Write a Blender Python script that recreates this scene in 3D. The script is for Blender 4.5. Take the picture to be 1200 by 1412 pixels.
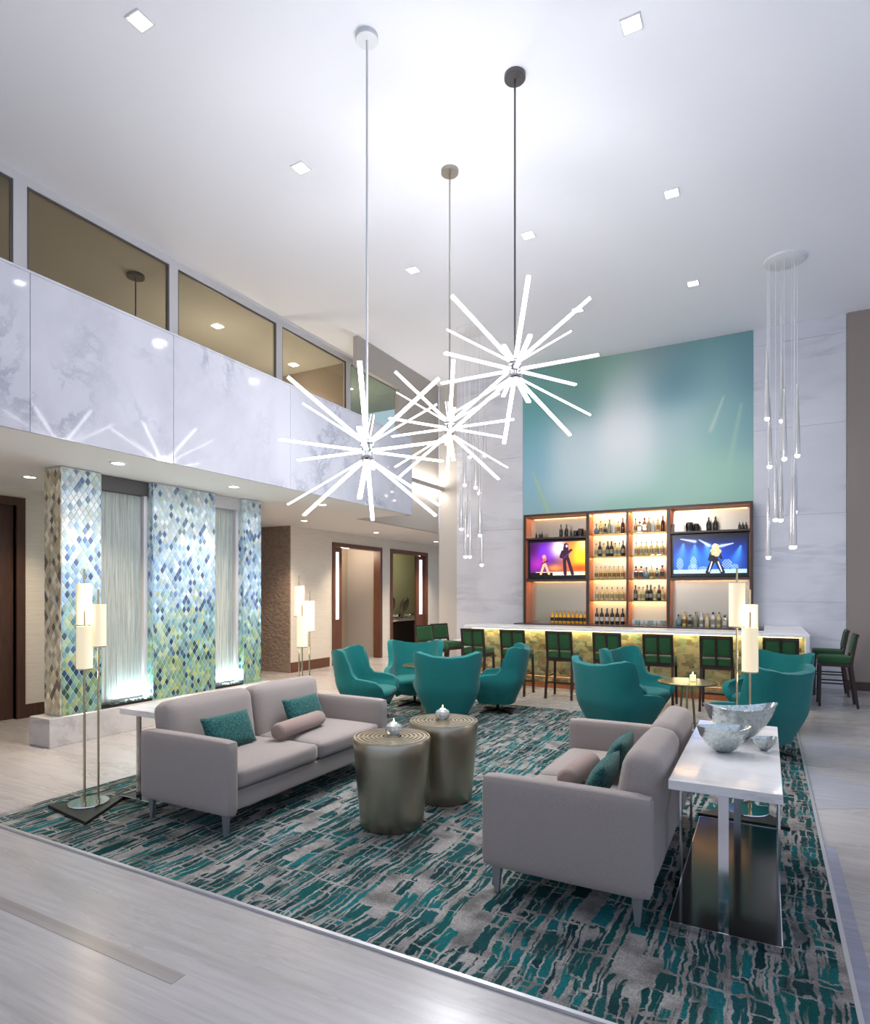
import bpy, bmesh, math, random
from mathutils import Vector, Matrix
import numpy as np
random.seed(7)
for o in list(bpy.data.objects): bpy.data.objects.remove(o)
SC = bpy.context.scene
COL = SC.collection
PI = math.pi

# ------------------------------------------------------------------ camera, sky, exposure
YAW = math.atan(457/851.)
cd = bpy.data.cameras.new('camera'); cam = bpy.data.objects.new('camera', cd); COL.objects.link(cam)
cam.location = (0, 0, 1.6); cam.rotation_euler = (PI/2, 0, YAW)
cd.sensor_fit = 'HORIZONTAL'; cd.sensor_width = 36.0; cd.lens = 851/1200*36
cd.shift_y = (817-706)/1200; cd.clip_start = 0.05; cd.clip_end = 200
SC.camera = cam
w = bpy.data.worlds.new('world'); SC.world = w; w.use_nodes = True
bg = w.node_tree.nodes['Background']; bg.inputs[0].default_value = (0.64, 0.76, 1.0, 1); bg.inputs[1].default_value = 0.85
SC.view_settings.view_transform = 'Standard'; SC.view_settings.look = 'None'
SC.view_settings.gamma = 1; SC.view_settings.use_curve_mapping = False
SC.view_settings.exposure = 0.5
SC.cycles.use_denoising = True
SC.cycles.max_bounces = 8; SC.cycles.diffuse_bounces = 4; SC.cycles.glossy_bounces = 4
SC.cycles.transparent_max_bounces = 10; SC.cycles.transmission_bounces = 6
SC.cycles.sample_clamp_indirect = 4.0; SC.cycles.caustics_reflective = False; SC.cycles.caustics_refractive = False
P_DOWN, P_SOFFIT, E_CHAND, P_BAR, P_SHELF, P_COVE, E_LAMP = 34, 115, 4.2, 10, 3.0, 11, 1.35

# ------------------------------------------------------------------ helpers
def lin(c):
    return tuple(((v/255.)/12.92 if v/255. <= .04045 else ((v/255.+.055)/1.055)**2.4) for v in c)
def mat(name, rgb, rough=.6, metal=0., emit=None, es=0., spec=.5, alpha=None, trans=0., ior=1.45, coat=0., sheen=0.):
    m = bpy.data.materials.new(name); m.use_nodes = True
    b = m.node_tree.nodes['Principled BSDF']; i = b.inputs
    i['Base Color'].default_value = (*lin(rgb), 1); i['Roughness'].default_value = rough; i['Metallic'].default_value = metal
    i['Specular IOR Level'].default_value = spec; i['IOR'].default_value = ior
    if trans: i['Transmission Weight'].default_value = trans
    if coat: i['Coat Weight'].default_value = coat; i['Coat Roughness'].default_value = .05
    if sheen: i['Sheen Weight'].default_value = sheen
    if emit: i['Emission Color'].default_value = (*lin(emit), 1); i['Emission Strength'].default_value = es
    return m
class NT:
    def __init__(s, m): s.t = m.node_tree; s.b = s.t.nodes['Principled BSDF']
    def n(s, typ, **kw):
        x = s.t.nodes.new('ShaderNode'+typ)
        for k, v in kw.items():
            if k in x.inputs.keys() and not hasattr(x, k): x.inputs[k].default_value = v
            elif hasattr(x, k): setattr(x, k, v)
            else: x.inputs[k].default_value = v
        return x
    def l(s, a, b): s.t.links.new(a, b)
    def pos(s, scale=(1,1,1), rot=(0,0,0), local=False):
        g = s.n('TexCoord').outputs['Object'] if local else s.n('NewGeometry').outputs['Position']
        m = s.n('Mapping'); m.inputs['Scale'].default_value = scale; m.inputs['Rotation'].default_value = rot
        s.l(g, m.inputs['Vector']); return m.outputs['Vector']
    def noise(s, vec, scale, detail=3, rough=.5, dist=0):
        x = s.n('TexNoise'); x.inputs['Scale'].default_value = scale; x.inputs['Detail'].default_value = detail
        x.inputs['Roughness'].default_value = rough; x.inputs['Distortion'].default_value = dist
        s.l(vec, x.inputs['Vector']); return x.outputs['Fac']
    def ramp(s, fac, stops):
        r = s.n('ValToRGB'); e = r.color_ramp.elements
        while len(e) < len(stops): e.new(.5)
        for k, (p, c) in enumerate(stops):
            e[k].position = p; e[k].color = (*(lin(c) if isinstance(c, tuple) else (c, c, c)), 1)
        s.l(fac, r.inputs['Fac']); return r.outputs['Color']
    def mix(s, fac, a, b, bt='MIX'):
        m = s.n('Mix'); m.data_type = 'RGBA'; m.blend_type = bt
        for v, k in ((fac, 0), (a, 6), (b, 7)):
            if isinstance(v, (int, float)): m.inputs[k].default_value = v
            elif isinstance(v, tuple): m.inputs[k].default_value = (*lin(v), 1)
            else: s.l(v, m.inputs[k])
        return m.outputs[2]
    def base(s, c): s.l(c, s.b.inputs['Base Color'])
    def bump(s, h, strength=.3, dist=.01):
        b = s.n('Bump'); b.inputs['Strength'].default_value = strength; b.inputs['Distance'].default_value = dist
        s.l(h, b.inputs['Height']); s.l(b.outputs['Normal'], s.b.inputs['Normal'])

def newbm(): return bmesh.new()
def add_box(bm, x0, x1, y0, y1, z0, z1):
    v = [bm.verts.new(p) for p in ((x0,y0,z0),(x1,y0,z0),(x1,y1,z0),(x0,y1,z0),(x0,y0,z1),(x1,y0,z1),(x1,y1,z1),(x0,y1,z1))]
    for f in ((3,2,1,0),(4,5,6,7),(0,1,5,4),(1,2,6,5),(2,3,7,6),(3,0,4,7)): bm.faces.new([v[i] for i in f])
    return v
def box(*a, bev=0., seg=2):
    bm = newbm(); add_box(bm, *a)
    if bev: bmesh.ops.bevel(bm, geom=bm.edges[:], offset=bev, segments=seg, affect='EDGES', profile=.5)
    return bm
def add_cyl(bm, p0, p1, r0, r1=None, n=12, caps=True):
    r1 = r0 if r1 is None else r1
    p0, p1 = Vector(p0), Vector(p1); d = (p1-p0).normalized()
    a = d.orthogonal().normalized(); b = d.cross(a)
    A = [bm.verts.new(p0+r0*(math.cos(2*PI*k/n)*a+math.sin(2*PI*k/n)*b)) for k in range(n)]
    B = [bm.verts.new(p1+r1*(math.cos(2*PI*k/n)*a+math.sin(2*PI*k/n)*b)) for k in range(n)]
    for k in range(n): bm.faces.new((A[k], A[(k+1)%n], B[(k+1)%n], B[k]))
    if caps: bm.faces.new(A[::-1]); bm.faces.new(B)
def cyl(p0, p1, r0, r1=None, n=12):
    bm = newbm(); add_cyl(bm, p0, p1, r0, r1, n); return bm
def add_lathe(bm, prof, n=20, c=(0,0,0), sx=1., sy=1., rot=0.):
    rings = []
    for r, z in prof:
        if r < 1e-5: rings.append([bm.verts.new((c[0], c[1], c[2]+z))])
        else: rings.append([bm.verts.new((c[0]+sx*r*math.cos(2*PI*k/n+rot), c[1]+sy*r*math.sin(2*PI*k/n+rot), c[2]+z)) for k in range(n)])
    for A, B in zip(rings, rings[1:]):
        for k in range(n):
            k2 = (k+1) % n
            if len(A) == 1 and len(B) == 1: continue
            if len(A) == 1: bm.faces.new((A[0], B[k2], B[k]))
            elif len(B) == 1: bm.faces.new((A[k], A[k2], B[0]))
            else: bm.faces.new((A[k], A[k2], B[k2], B[k]))
def lathe(prof, n=20, **k):
    bm = newbm(); add_lathe(bm, prof, n, **k); return bm
def prism(poly, z0, z1):
    bm = newbm(); A = [bm.verts.new((x, y, z0)) for x, y in poly]; B = [bm.verts.new((x, y, z1)) for x, y in poly]
    n = len(poly); bm.faces.new(A[::-1]); bm.faces.new(B)
    for k in range(n): bm.faces.new((A[k], A[(k+1)%n], B[(k+1)%n], B[k]))
    return bm
def puff(sx, sy, sz, r, n=10, crown=(0,0,0), c=(0,0,0)):
    """rounded box on a grid; crown bulges the faces"""
    bm = newbm(); bmesh.ops.create_cube(bm, size=2)
    bmesh.ops.subdivide_edges(bm, edges=bm.edges[:], cuts=n, use_grid_fill=True)
    h = Vector((sx/2, sy/2, sz/2))
    for v in bm.verts:
        q = Vector([max(-1, min(1, t)) for t in v.co])
        q = Vector([math.copysign(abs(t)**.75, t) for t in q])
        p = Vector((q.x*h.x, q.y*h.y, q.z*h.z))
        inn = Vector([max(-(h[k]-r), min(h[k]-r, p[k])) for k in range(3)])
        d = p-inn
        if d.length > 1e-9: p = inn+d.normalized()*r
        g = [1-min(1, abs(q[k]))**2 for k in range(3)]
        p.x += crown[0]*q.x*g[1]*g[2]; p.y += crown[1]*q.y*g[0]*g[2]; p.z += crown[2]*q.z*g[0]*g[1]
        v.co = p+Vector(c)
    return bm
def join(bms):
    out = newbm()
    for b in bms:
        me = bpy.data.meshes.new('t'); b.to_mesh(me); b.free(); out.from_mesh(me); bpy.data.meshes.remove(me)
    return out
def obj(name, bm, m, parent=None, loc=(0,0,0), rot=(0,0,0), smooth=True, ang=38):
    me = bpy.data.meshes.new(name)
    bmesh.ops.recalc_face_normals(bm, faces=bm.faces[:])
    if smooth:
        for f in bm.faces: f.smooth = True
        for e in bm.edges:
            if len(e.link_faces) == 2: e.smooth = e.calc_face_angle(0) < math.radians(ang)
    bm.to_mesh(me); bm.free()
    o = bpy.data.objects.new(name, me); COL.objects.link(o); me.materials.append(m)
    o.location = loc; o.rotation_euler = rot; o.parent = parent
    return o
def tag(o, label, cat, group=None, kind=None):
    o['label'] = label; o['category'] = cat
    if group: o['group'] = group
    if kind: o['kind'] = kind
    return o
def thing(name, label, cat, loc=(0,0,0), rz=0, group=None, kind=None):
    o = bpy.data.objects.new(name, None); COL.objects.link(o); o.empty_display_size = .1
    o.location = loc; o.rotation_euler = (0, 0, rz)
    return tag(o, label, cat, group, kind)
def struct(name, bm, m, label, cat, parent=None, smooth=False):
    o = obj(name, bm, m, parent, smooth=smooth)
    return tag(o, label, cat, kind='structure') if parent is None else o
def dup(root, loc, rz, label, group=None):
    def cp(o, par):
        c = o.copy(); COL.objects.link(c); c.parent = par
        for ch in list(o.children): cp(ch, c)
        return c
    r = cp(root, None); r.location = loc; r.rotation_euler = (0, 0, rz); r['label'] = label
    if group: r['group'] = group
    return r
def light(name, typ, parent, loc, power, rgb, rot=(0,0,0), **kw):
    d = bpy.data.lights.new(name, typ); d.energy = power; d.color = lin(rgb)
    for k, v in kw.items(): setattr(d, k, v)
    o = bpy.data.objects.new(name, d); COL.objects.link(o); o.parent = parent; o.location = loc; o.rotation_euler = rot
    return o
ORD = ['first','second','third','fourth','fifth','sixth','seventh','eighth','ninth','tenth','eleventh']

# ------------------------------------------------------------------ materials
def marble(name, base=(228,228,233), vein=(176,179,190), scale=1.0, rough=.12, rot=(.5,.6,.3), amount=.5):
    m = mat(name, base, rough); t = NT(m)
    q = t.pos((.35,1.7,1.7), rot); n2 = t.noise(q, 1.1*scale, 9, .66, .25)
    v = t.ramp(n2, [(.44, 0.), (.492, 1.), (.50, 1.), (.55, 0.)])
    k = t.ramp(t.noise(t.pos((1,1,1), rot), 1.1*scale, 2, .5), [(.46, 0.), (.62, 1.)])
    c = t.ramp(t.noise(t.pos((.6,1.4,1.2), rot), .9*scale, 5, .6, .5), [(.3, tuple(int(a*.72+b*.28) for a, b in zip(base, vein))), (.6, base), (1., base)])
    f = t.n('Math', operation='MULTIPLY'); t.l(v, f.inputs[0]); t.l(k, f.inputs[1])
    f2 = t.n('Math', operation='MULTIPLY'); t.l(f.outputs[0], f2.inputs[0]); f2.inputs[1].default_value = amount
    t.base(t.mix(f2.outputs[0], c, vein)); return m
M = {}
M['marble'] = marble('white_marble', (184,184,193), (134,137,150), 1., .05, (.75,.3,.2), .65)
M['marble'].node_tree.nodes['Principled BSDF'].inputs['Specular IOR Level'].default_value = .85
M['marble_top'] = marble('polished_marble', (232,230,230), (176,172,172), 2.2, .06)
M['marble_wall'] = marble('wall_marble', (222,222,228), (176,178,188), .8, .22, (.2,.9,.1), .45)
M['marble_plinth'] = marble('plinth_marble', (196,192,190), (140,136,136), 1.8, .15, (.4,.2,.9))
M['ceil'] = mat('ceiling_paint', (240,240,245), .9)
M['soffit'] = mat('soffit_paint', (238,235,232), .85)
M['taupe'] = mat('taupe_paint', (176,168,160), .7)
M['pier'] = mat('pier_paint', (196,190,182), .7)
M['mezz'] = mat('mezzanine_paint', (186,183,174), .8)
M['mezz_dark'] = mat('mezzanine_dark', (160,146,132), .8)
m = mat('beige_wallcovering', (226,218,204), .7); t = NT(m); p = t.pos((3,3,90)); n = t.noise(p, 1.5, 3)
t.base(t.ramp(n, [(.3,(216,208,193)),(.7,(230,223,210))])); t.bump(n, .15, .005); M['beige'] = m
m = mat('plaster_relief', (150,128,110), .75); t = NT(m); p = t.pos((6,6,9)); n = t.noise(p, 2.0, 3, .5, .6)
t.base(t.ramp(n, [(.3,(138,116,100)),(.7,(162,140,122))])); t.bump(n, .9, .04); M['relief'] = m
def wood(name, a, b, rough=.4):
    m = mat(name, a, rough); t = NT(m); n = t.noise(t.pos((14,14,1.2)), 3, 5, .6, .6); t.base(t.ramp(n, [(.3,a),(.75,b)])); return m
M['wood'] = wood('dark_walnut', (64,44,36), (84,58,46))
M['wood_red'] = wood('reddish_walnut', (92,58,44), (116,76,58))
M['frame_wood'] = wood('shelf_wood', (58,42,36), (74,54,46), .35)
M['copper'] = wood('copper_veneer', (188,108,66), (210,134,88), .35)
M['stool_wood'] = mat('espresso_wood', (46,30,26), .4)
# floor: pale stone with long soft grain
m = mat('pale_stone', (204,199,196), .25); t = NT(m)
n1 = t.noise(t.pos((.22,1.6,1)), 2.2, 6, .6, .7); n2 = t.noise(t.pos((.5,12,1)), 3, 4, .6, .4)
c = t.ramp(n1, [(.3,(162,157,154)),(.5,(176,172,171)),(.75,(186,182,181))]); g = t.ramp(n2, [(.35,.86),(.6,1.)])
t.base(t.mix(1., c, g, 'MULTIPLY')); r = t.ramp(n1, [(.3,.30),(.7,.22)]); t.l(r, t.b.inputs['Roughness']); M['floor'] = m
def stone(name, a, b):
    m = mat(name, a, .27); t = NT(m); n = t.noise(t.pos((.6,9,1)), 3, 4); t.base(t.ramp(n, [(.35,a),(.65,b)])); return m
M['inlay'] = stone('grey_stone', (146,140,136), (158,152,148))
M['patch_wave'] = stone('blue_grey_patch', (158,159,166), (170,171,177))
M['strip_edge'] = stone('slate_blue_strip', (142,144,162), (154,156,172))
# rug
m = mat('woven_rug', (30,110,105), .95, spec=.1); t = NT(m)
wob = t.pos((1,1,1)); nw = t.n('TexNoise'); nw.inputs['Scale'].default_value = 2.2; t.l(wob, nw.inputs['Vector'])
addv = t.n('Vector' + 'Math', operation='MULTIPLY_ADD'); t.l(nw.outputs['Color'], addv.inputs[0]); addv.inputs[1].default_value = (.10,.06,0); t.l(wob, addv.inputs[2])
def mapped(scale):
    k = t.n('Mapping'); k.inputs['Scale'].default_value = scale; t.l(addv.outputs[0], k.inputs['Vector']); return k.outputs['Vector']
jit = t.n('TexNoise'); jit.inputs['Scale'].default_value = 26; jit.inputs['Detail'].default_value = 3; t.l(wob, jit.inputs['Vector'])
add2 = t.n('VectorMath', operation='MULTIPLY_ADD'); t.l(jit.outputs['Color'], add2.inputs[0]); add2.inputs[1].default_value = (.03,.07,0); t.l(addv.outputs[0], add2.inputs[2])
def bricks(wd, rh, mo, off_):
    k = t.n('Mapping'); k.inputs['Rotation'].default_value = (0,0,PI/2); k.inputs['Location'].default_value = (off_,off_*.7,0); t.l(add2.outputs[0], k.inputs['Vector'])
    b = t.n('TexBrick'); b.offset = .41; b.offset_frequency = 3; b.squash = .6; b.squash_frequency = 4
    b.inputs['Color1'].default_value = (0,0,0,1); b.inputs['Color2'].default_value = (1,1,1,1); b.inputs['Mortar'].default_value = (0,0,0,1)
    for kk, vv in (('Scale',1.),('Mortar Size',mo),('Mortar Smooth',.3),('Brick Width',wd),('Row Height',rh)): b.inputs[kk].default_value = vv
    t.l(k.outputs['Vector'], b.inputs['Vector']); return b.outputs['Color'], b.outputs['Fac']
bA, fA = bricks(.36, .085, .006, 0.); bC, fC = bricks(.24, .045, .005, 1.7); b2, f2_ = bricks(.52, .16, .010, 3.3)
sel = t.ramp(t.noise(mapped((2.2,1.6,1)), 1.0, 2, .5), [(.47,0.),(.53,1.)])
b1 = t.mix(sel, bA, bC); f1 = t.mix(sel, fA, fC)
gb = t.noise(mapped((1.3,6.5,1)), 1.0, 3, .6); gc = t.noise(mapped((30,4,1)), 1.0, 2, .5); fine = t.noise(t.pos((1,1,1)), 130, 2, .6)
lb = t.ramp(gb, [(.66,0.),(.70,1.)]); lc = t.ramp(gc, [(.565,0.),(.61,.85)])
pb_ = t.ramp(b1, [(.15,1.),(.19,0.)])
lightmask = t.mix(1., t.mix(1., t.mix(1., pb_, f1, 'LIGHTEN'), t.mix(1., lb, f2_, 'LIGHTEN'), 'LIGHTEN'), lc, 'LIGHTEN')
teal = t.ramp(b1, [(.25,(22,58,62)),(.42,(26,88,86)),(.6,(38,66,68)),(.78,(28,102,100)),(.95,(34,108,114))])
teal = t.mix(t.ramp(b2, [(.55,0.),(.75,.55)]), teal, (34,60,64))
pale = t.ramp(t.noise(mapped((6,6,1)), 1.0, 3), [(.35,(116,113,110)),(.6,(166,162,158))])
cc = t.mix(lightmask, teal, pale); t.base(t.mix(1., cc, t.ramp(fine, [(.3,.62),(.7,1.12)]), 'MULTIPLY')); t.bump(fine, .6, .012); M['rug'] = m
M['rug_edge'] = mat('steel_edge', (206,206,210), .3, .6)
M['chrome'] = mat('chrome', (214,214,218), .12, 1.)
M['steel_leg'] = mat('brushed_steel', (150,152,156), .42, .7)
M['nickel'] = mat('satin_nickel', (190,184,172), .3, 1.)
M['brass'] = mat('champagne_brass', (200,186,150), .25, 1.)
M['frame_metal'] = mat('grey_aluminium', (204,202,204), .4, .1)
M['gun'] = mat('gunmetal', (104,102,102), .35, .8)
M['black_metal'] = mat('black_metal', (26,26,26), .35, .5)
M['black_stone'] = mat('black_base', (24,24,22), .4)
M['dark_glass'] = mat('smoked_black_glass', (10,14,18), .13, 0, spec=.3)
M['white'] = mat('white_plastic', (228,228,230), .4)
def fabric(name, a, b, sc=240, rough=.95, bump=.25):
    m = mat(name, a, rough, spec=.15, sheen=.15); t = NT(m); n = t.noise(t.pos(local=True), sc, 2, .6); t.base(t.ramp(n, [(.3,a),(.7,b)])); t.bump(n, bump, .004); return m
M['sofa'] = fabric('greige_fabric', (146,136,131), (160,151,146))
M['sofa_piping'] = fabric('greige_piping', (150,140,134), (160,150,144))
M['bolster'] = fabric('mauve_fabric', (146,126,119), (160,140,132))
M['pillow'] = fabric('teal_tweed', (16,54,54), (56,108,104), 70, .95, .5)
M['teal'] = fabric('teal_wool', (20,98,98), (34,118,116), 300)
M['green'] = fabric('green_upholstery', (38,74,46), (48,88,54), 300)
m = mat('brushed_champagne', (176,168,150), .32, 1.); t = NT(m); n = t.noise(t.pos((2,2,160), local=True), 3, 2); t.l(t.ramp(n, [(.3,.31),(.7,.34)]), t.b.inputs['Roughness']); M['drum'] = m
m = mat('mercury_glass', (196,204,202), .12, .9); t = NT(m); n = t.noise(t.pos(local=True), 60, 6, .75, .6)
t.base(t.ramp(n, [(.34,(150,162,158)),(.5,(200,208,206)),(.8,(224,230,228))])); t.l(t.ramp(n, [(.35,.35),(.6,.1)]), t.b.inputs['Roughness']); M['mercury'] = m
def glass(name, tint, fac, rough=.03):
    m = bpy.data.materials.new(name); m.use_nodes = True; nt = m.node_tree; nt.nodes.remove(nt.nodes['Principled BSDF'])
    out = nt.nodes['Material Output']; mixn = nt.nodes.new('ShaderNodeMixShader'); tr = nt.nodes.new('ShaderNodeBsdfTransparent'); gl = nt.nodes.new('ShaderNodeBsdfGlossy')
    tr.inputs[0].default_value = (*lin(tint), 1); gl.inputs['Roughness'].default_value = rough
    fr = nt.nodes.new('ShaderNodeFresnel'); fr.inputs[0].default_value = fac
    ge = nt.nodes.new('ShaderNodeNewGeometry'); sb = nt.nodes.new('ShaderNodeMath'); sb.operation = 'SUBTRACT'; sb.inputs[0].default_value = 1; sb.use_clamp = True; nt.links.new(ge.outputs['Backfacing'], sb.inputs[1])
    ml = nt.nodes.new('ShaderNodeMath'); ml.operation = 'MULTIPLY'; nt.links.new(fr.outputs[0], ml.inputs[0]); nt.links.new(sb.outputs[0], ml.inputs[1]); nt.links.new(ml.outputs[0], mixn.inputs[0]); nt.links.new(tr.outputs[0], mixn.inputs[1]); nt.links.new(gl.outputs[0], mixn.inputs[2]); nt.links.new(mixn.outputs[0], out.inputs[0]); return m
M['pane'] = glass('bronze_glass', (236,232,222), 1.5)
M['green_pane'] = glass('green_glass', (222,230,222), 1.45)
M['clear'] = glass('clear_glass', (240,246,246), 1.45)
M['shelf_glass'] = glass('glass_shelf', (226,228,210), 1.4)
m = mat('water_glass', (196,208,206), .18, 0, spec=.5); t = NT(m); n = t.noise(t.pos((60,60,1.2)), 1.6, 5, .7, .3)
t.base(t.ramp(n, [(.3,(150,160,158)),(.55,(206,218,216)),(.75,(240,246,246))])); t.bump(n, .7, .03); t.b.inputs['Alpha'].default_value = .62; M['water'] = m
M['mirror'] = mat('antique_mirror', (230,216,188), .28, .5)
M['smoky_mirror'] = mat('smoky_mirror', (206,192,170), .24, .85)
M['pebble'] = mat('dark_pebbles', (44,46,48), .35)
def emit(name, rgb, s): return mat(name, rgb, .6, emit=rgb, es=s)
M['em_down'] = emit('downlight_lens', (255,252,248), 14)
M['em_soffit'] = emit('soffit_lens', (255,240,214), 10)
M['em_bar'] = emit('led_bar', (250,251,255), E_CHAND)
M['em_tip'] = emit('pendant_tip', (255,255,255), 4)
M['em_cove'] = emit('cove_led', (255,250,242), 10)
M['em_warm'] = emit('warm_led', (255,222,170), 8)
M['em_flame'] = emit('candle_flame', (255,214,140), 20)
m = mat('linen_shade', (240,226,196), .8, emit=(255,232,186), es=E_LAMP*.25); M['shade'] = m
M['wax'] = mat('wax', (246,242,232), .5, emit=(255,240,214), es=.5)
M['tip_glass'] = mat('pendant_glass', (206,204,204), .2, .25)
M['screen'] = None

# ------------------------------------------------------------------ room shell
ZC, ZS = 6.2, 2.93          # main ceiling, soffit below the gallery
XG, XF, X2, XD, YB = -7.24, -5.36, -6.44, -8.35, 12.16
fl = struct('floor', box(-13, 6.2, -3.6, 18, -.1, 0), M['floor'], 'pale polished stone floor with soft grain', 'floor')
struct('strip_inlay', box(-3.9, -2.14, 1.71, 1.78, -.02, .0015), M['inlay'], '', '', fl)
struct('rug_side_strip', box(.315, .385, 1.2, 4.6, -.02, .0015), M['strip_edge'], '', '', fl)  # narrow darker slate-blue strip running beside the rug
def wave(pts, name):  # flat wave-shaped floor patches in a slightly darker blue-grey
    return struct(name, prism(pts, -.02, .0015), M['patch_wave'], '', '', fl)
def crv(p, n=10):
    """Catmull-Rom through p"""
    out = []; q = [p[0]]+p+[p[-1]]
    for i in range(1, len(q)-2):
        for k in range(n):
            t_ = k/n; a, b, c_, d = q[i-1], q[i], q[i+1], q[i+2]
            out.append(tuple(.5*((2*b[j])+(-a[j]+c_[j])*t_+(2*a[j]-5*b[j]+4*c_[j]-d[j])*t_*t_+(-a[j]+3*b[j]-3*c_[j]+d[j])*t_**3) for j in range(len(b))))
    out.append(p[-1]); return out
wave(crv([(.33,6.75),(.45,7.05),(.7,7.2),(1.2,7.15),(1.9,7.35),(3.2,7.6)])+crv([(3.2,8.4),(1.7,8.05),(1.1,7.65),(.75,7.75),(.33,7.95)]), 'wave_patch')
wave(crv([(.33,5.35),(.6,5.5),(1.0,5.75),(1.8,5.9),(3.2,5.8)])+crv([(3.2,6.8),(1.6,6.5),(.85,6.2),(.55,6.3),(.33,6.55)]), 'wave_patch')
struct('ceiling', box(-12.4, 6.2, -3.6, YB+.3, ZC, ZC+.2), M['ceil'], 'high white painted ceiling over the lobby', 'ceiling')
# soffit slab (gallery floor), notched behind the end of the parapet
struct('ceiling_soffit', join([box(-12.4, XF-.13, -3.6, 9.13, ZS, ZS+.18), box(-12.4, X2-.1, 9.13, 18, ZS, ZS+.18)]), M['soffit'], 'low white soffit under the gallery', 'ceiling')
# marble parapet in panels
wg = struct('wall_gallery', box(XF-.13, XF-.02, -3.6, 9.11, ZS, 4.23), M['soffit'], 'white marble clad gallery parapet', 'wall')
js = [-3.6, -1.0, 1.2, 2.91, 4.31, 6.07, 7.75, 9.13]
for a, b in zip(js, js[1:]): struct('marble_panel', box(XF-.02, XF, a+.002, b-.002, ZS-.005, 4.24, bev=.001, seg=1), M['marble'], '', '', wg)
struct('coping', box(XF-.14, XF+.004, -3.6, 9.13, 4.24, 4.26), M['marble'], '', '', wg)
struct('end_panel', box(XF-.13, XF, 9.13, 9.15, ZS-.005, 4.24), M['marble'], '', '', wg)
# wall_back
wb = struct('wall_back', box(X2, 6.2, YB+.02, YB+.25, 0, ZC), M['pier'], 'tall marble clad wall behind the bar', 'wall')
for xa, xb in ((-5.99, -4.46), (-.2, 1.16)):
    rows = [0, 1.44, 2.92, 4.42, 5.9, ZC]
    for a, b in zip(rows, rows[1:]): struct('marble_panel', box(xa+.002, xb-.002, YB, YB+.03, a+.002, b-.002), M['marble_wall'], '', '', wb)
struct('wall_back_right', box(1.18, 6.2, YB-.01, YB+.02, 0, ZC), mat('umber_paint', (150,138,130), .6), 'dark taupe wall right of the marble', 'wall')
struct('baseboard_back', box(1.18, 6.2, YB-.04, YB-.01, 0, .14), M['wood'], 'dark wood baseboard on the taupe wall', 'baseboard')
# bulkhead / upper corridor wall with opening
UW = []
UW.append(box(X2-.1, X2, 9.07, YB, 5.66, ZC)); UW.append(box(X2-.1, X2, 10.5, YB, ZS+.0, 5.66))
UW.append(box(X2-.1, X2, 9.15, 10.5, ZS, 3.15))
wu = struct('wall_bulkhead', join(UW), M['taupe'], 'taupe bulkhead wall at the end of the gallery', 'wall')
co = struct('trim_1', box(X2, X2+.16, 9.9, YB-.02, 3.84, 3.92), M['taupe'], 'taupe light cove ledge on the bulkhead wall', 'cove')
obj('led_strip', box(X2+.02, X2+.08, 9.95, YB-.05, 3.925, 3.94), M['em_cove'], co, smooth=False)
obj('led_strip', box(X2+.02, X2+.08, 9.95, YB-.05, 3.82, 3.835), M['em_cove'], co, smooth=False)
# door wall, left wall
def wall_with_doors():
    parts = [(9.47, 10.8, 0, ZS), (10.8, 12.76, 2.7, ZS), (12.76, 13.16, 0, ZS), (13.16, 15.08, 2.7, ZS), (15.08, 18, 0, ZS)]
    return join([box(XD-.16, XD, a, b, c, d) for a, b, c, d in parts])
struct('wall_corridor', wall_with_doors(), M['beige'], 'pale beige corridor wall with two doorways', 'wall')
struct('wall_left', join([box(XD-.16, XD, 4.36, 7.9, 0, ZS), box(XD-.16, XD, 2.9, 4.36, 2.78, ZS), box(XD-.16, XD, -3.6, 2.9, 0, ZS)]), M['beige'], 'beige grasscloth wall behind the water feature', 'wall')
struct('wall_relief', box(-12.4, XD+.0, 9.44, 9.47, 0, ZS), M['relief'], 'brown textured plaster wall beside the corridor', 'wall')
struct('wall_hall_end', box(-12.4, -12.2, -3.6, 18, 0, ZC), M['mezz'], 'far wall of the side hall', 'wall')
struct('wall_corridor_end', box(-12.4, 6.2, 17.8, 18, 0, ZS), M['beige'], 'far end wall of the corridor', 'wall')
struct('baseboard_corridor', box(XD, XD+.015, 9.47, 10.7, 0, .2), M['wood_red'], 'dark wood baseboard beside the first doorway', 'baseboard')
struct('baseboard_left', box(XD, XD+.02, 4.46, 7.9, 0, .17), M['wood'], 'dark wood baseboard on the beige wall', 'baseboard')
def door_frame(name, y0, y1, h, label, m, fw=.09):
    d = thing(name, label, 'doorway', (XD, (y0+y1)/2, 0), kind='structure')
    hw = (y1-y0)/2
    obj('frame', join([box(-.17, .03, -hw, -hw+fw, 0, h), box(-.17, .03, hw-fw, hw, 0, h), box(-.17, .03, -hw+fw, hw-fw, h-fw, h)]), m, d, smooth=False)
    return d, hw
d1, hw = door_frame('door_1', 10.8, 12.76, 2.7, 'brown framed doorway with narrow lit glass strip', M['wood_red'])
lf = obj('door_leaf', box(-.1, -.05, -hw+.09, -hw+.42, 0, 2.6), M['wood_red'], d1, smooth=False)
M['em_strip'] = mat('frosted_strip', (240,238,240), .3, emit=(246,244,250), es=.55)
obj('glass_strip', box(-.052, -.04, -hw+.14, -hw+.30, 1.0, 2.5), M['em_strip'], lf, smooth=False)
d2, hw2 = door_frame('door_2', 13.16, 15.08, 2.7, 'brown framed doorway to the buffet room', M['wood_red'])
lf = obj('door_leaf', box(-.1, -.05, hw2-.52, hw2-.09, 0, 2.6), M['wood_red'], d2, smooth=False)
obj('glass_strip', box(-.052, -.04, hw2-.36, hw2-.2, 1.0, 2.5), M['em_strip'], lf, smooth=False)
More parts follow.
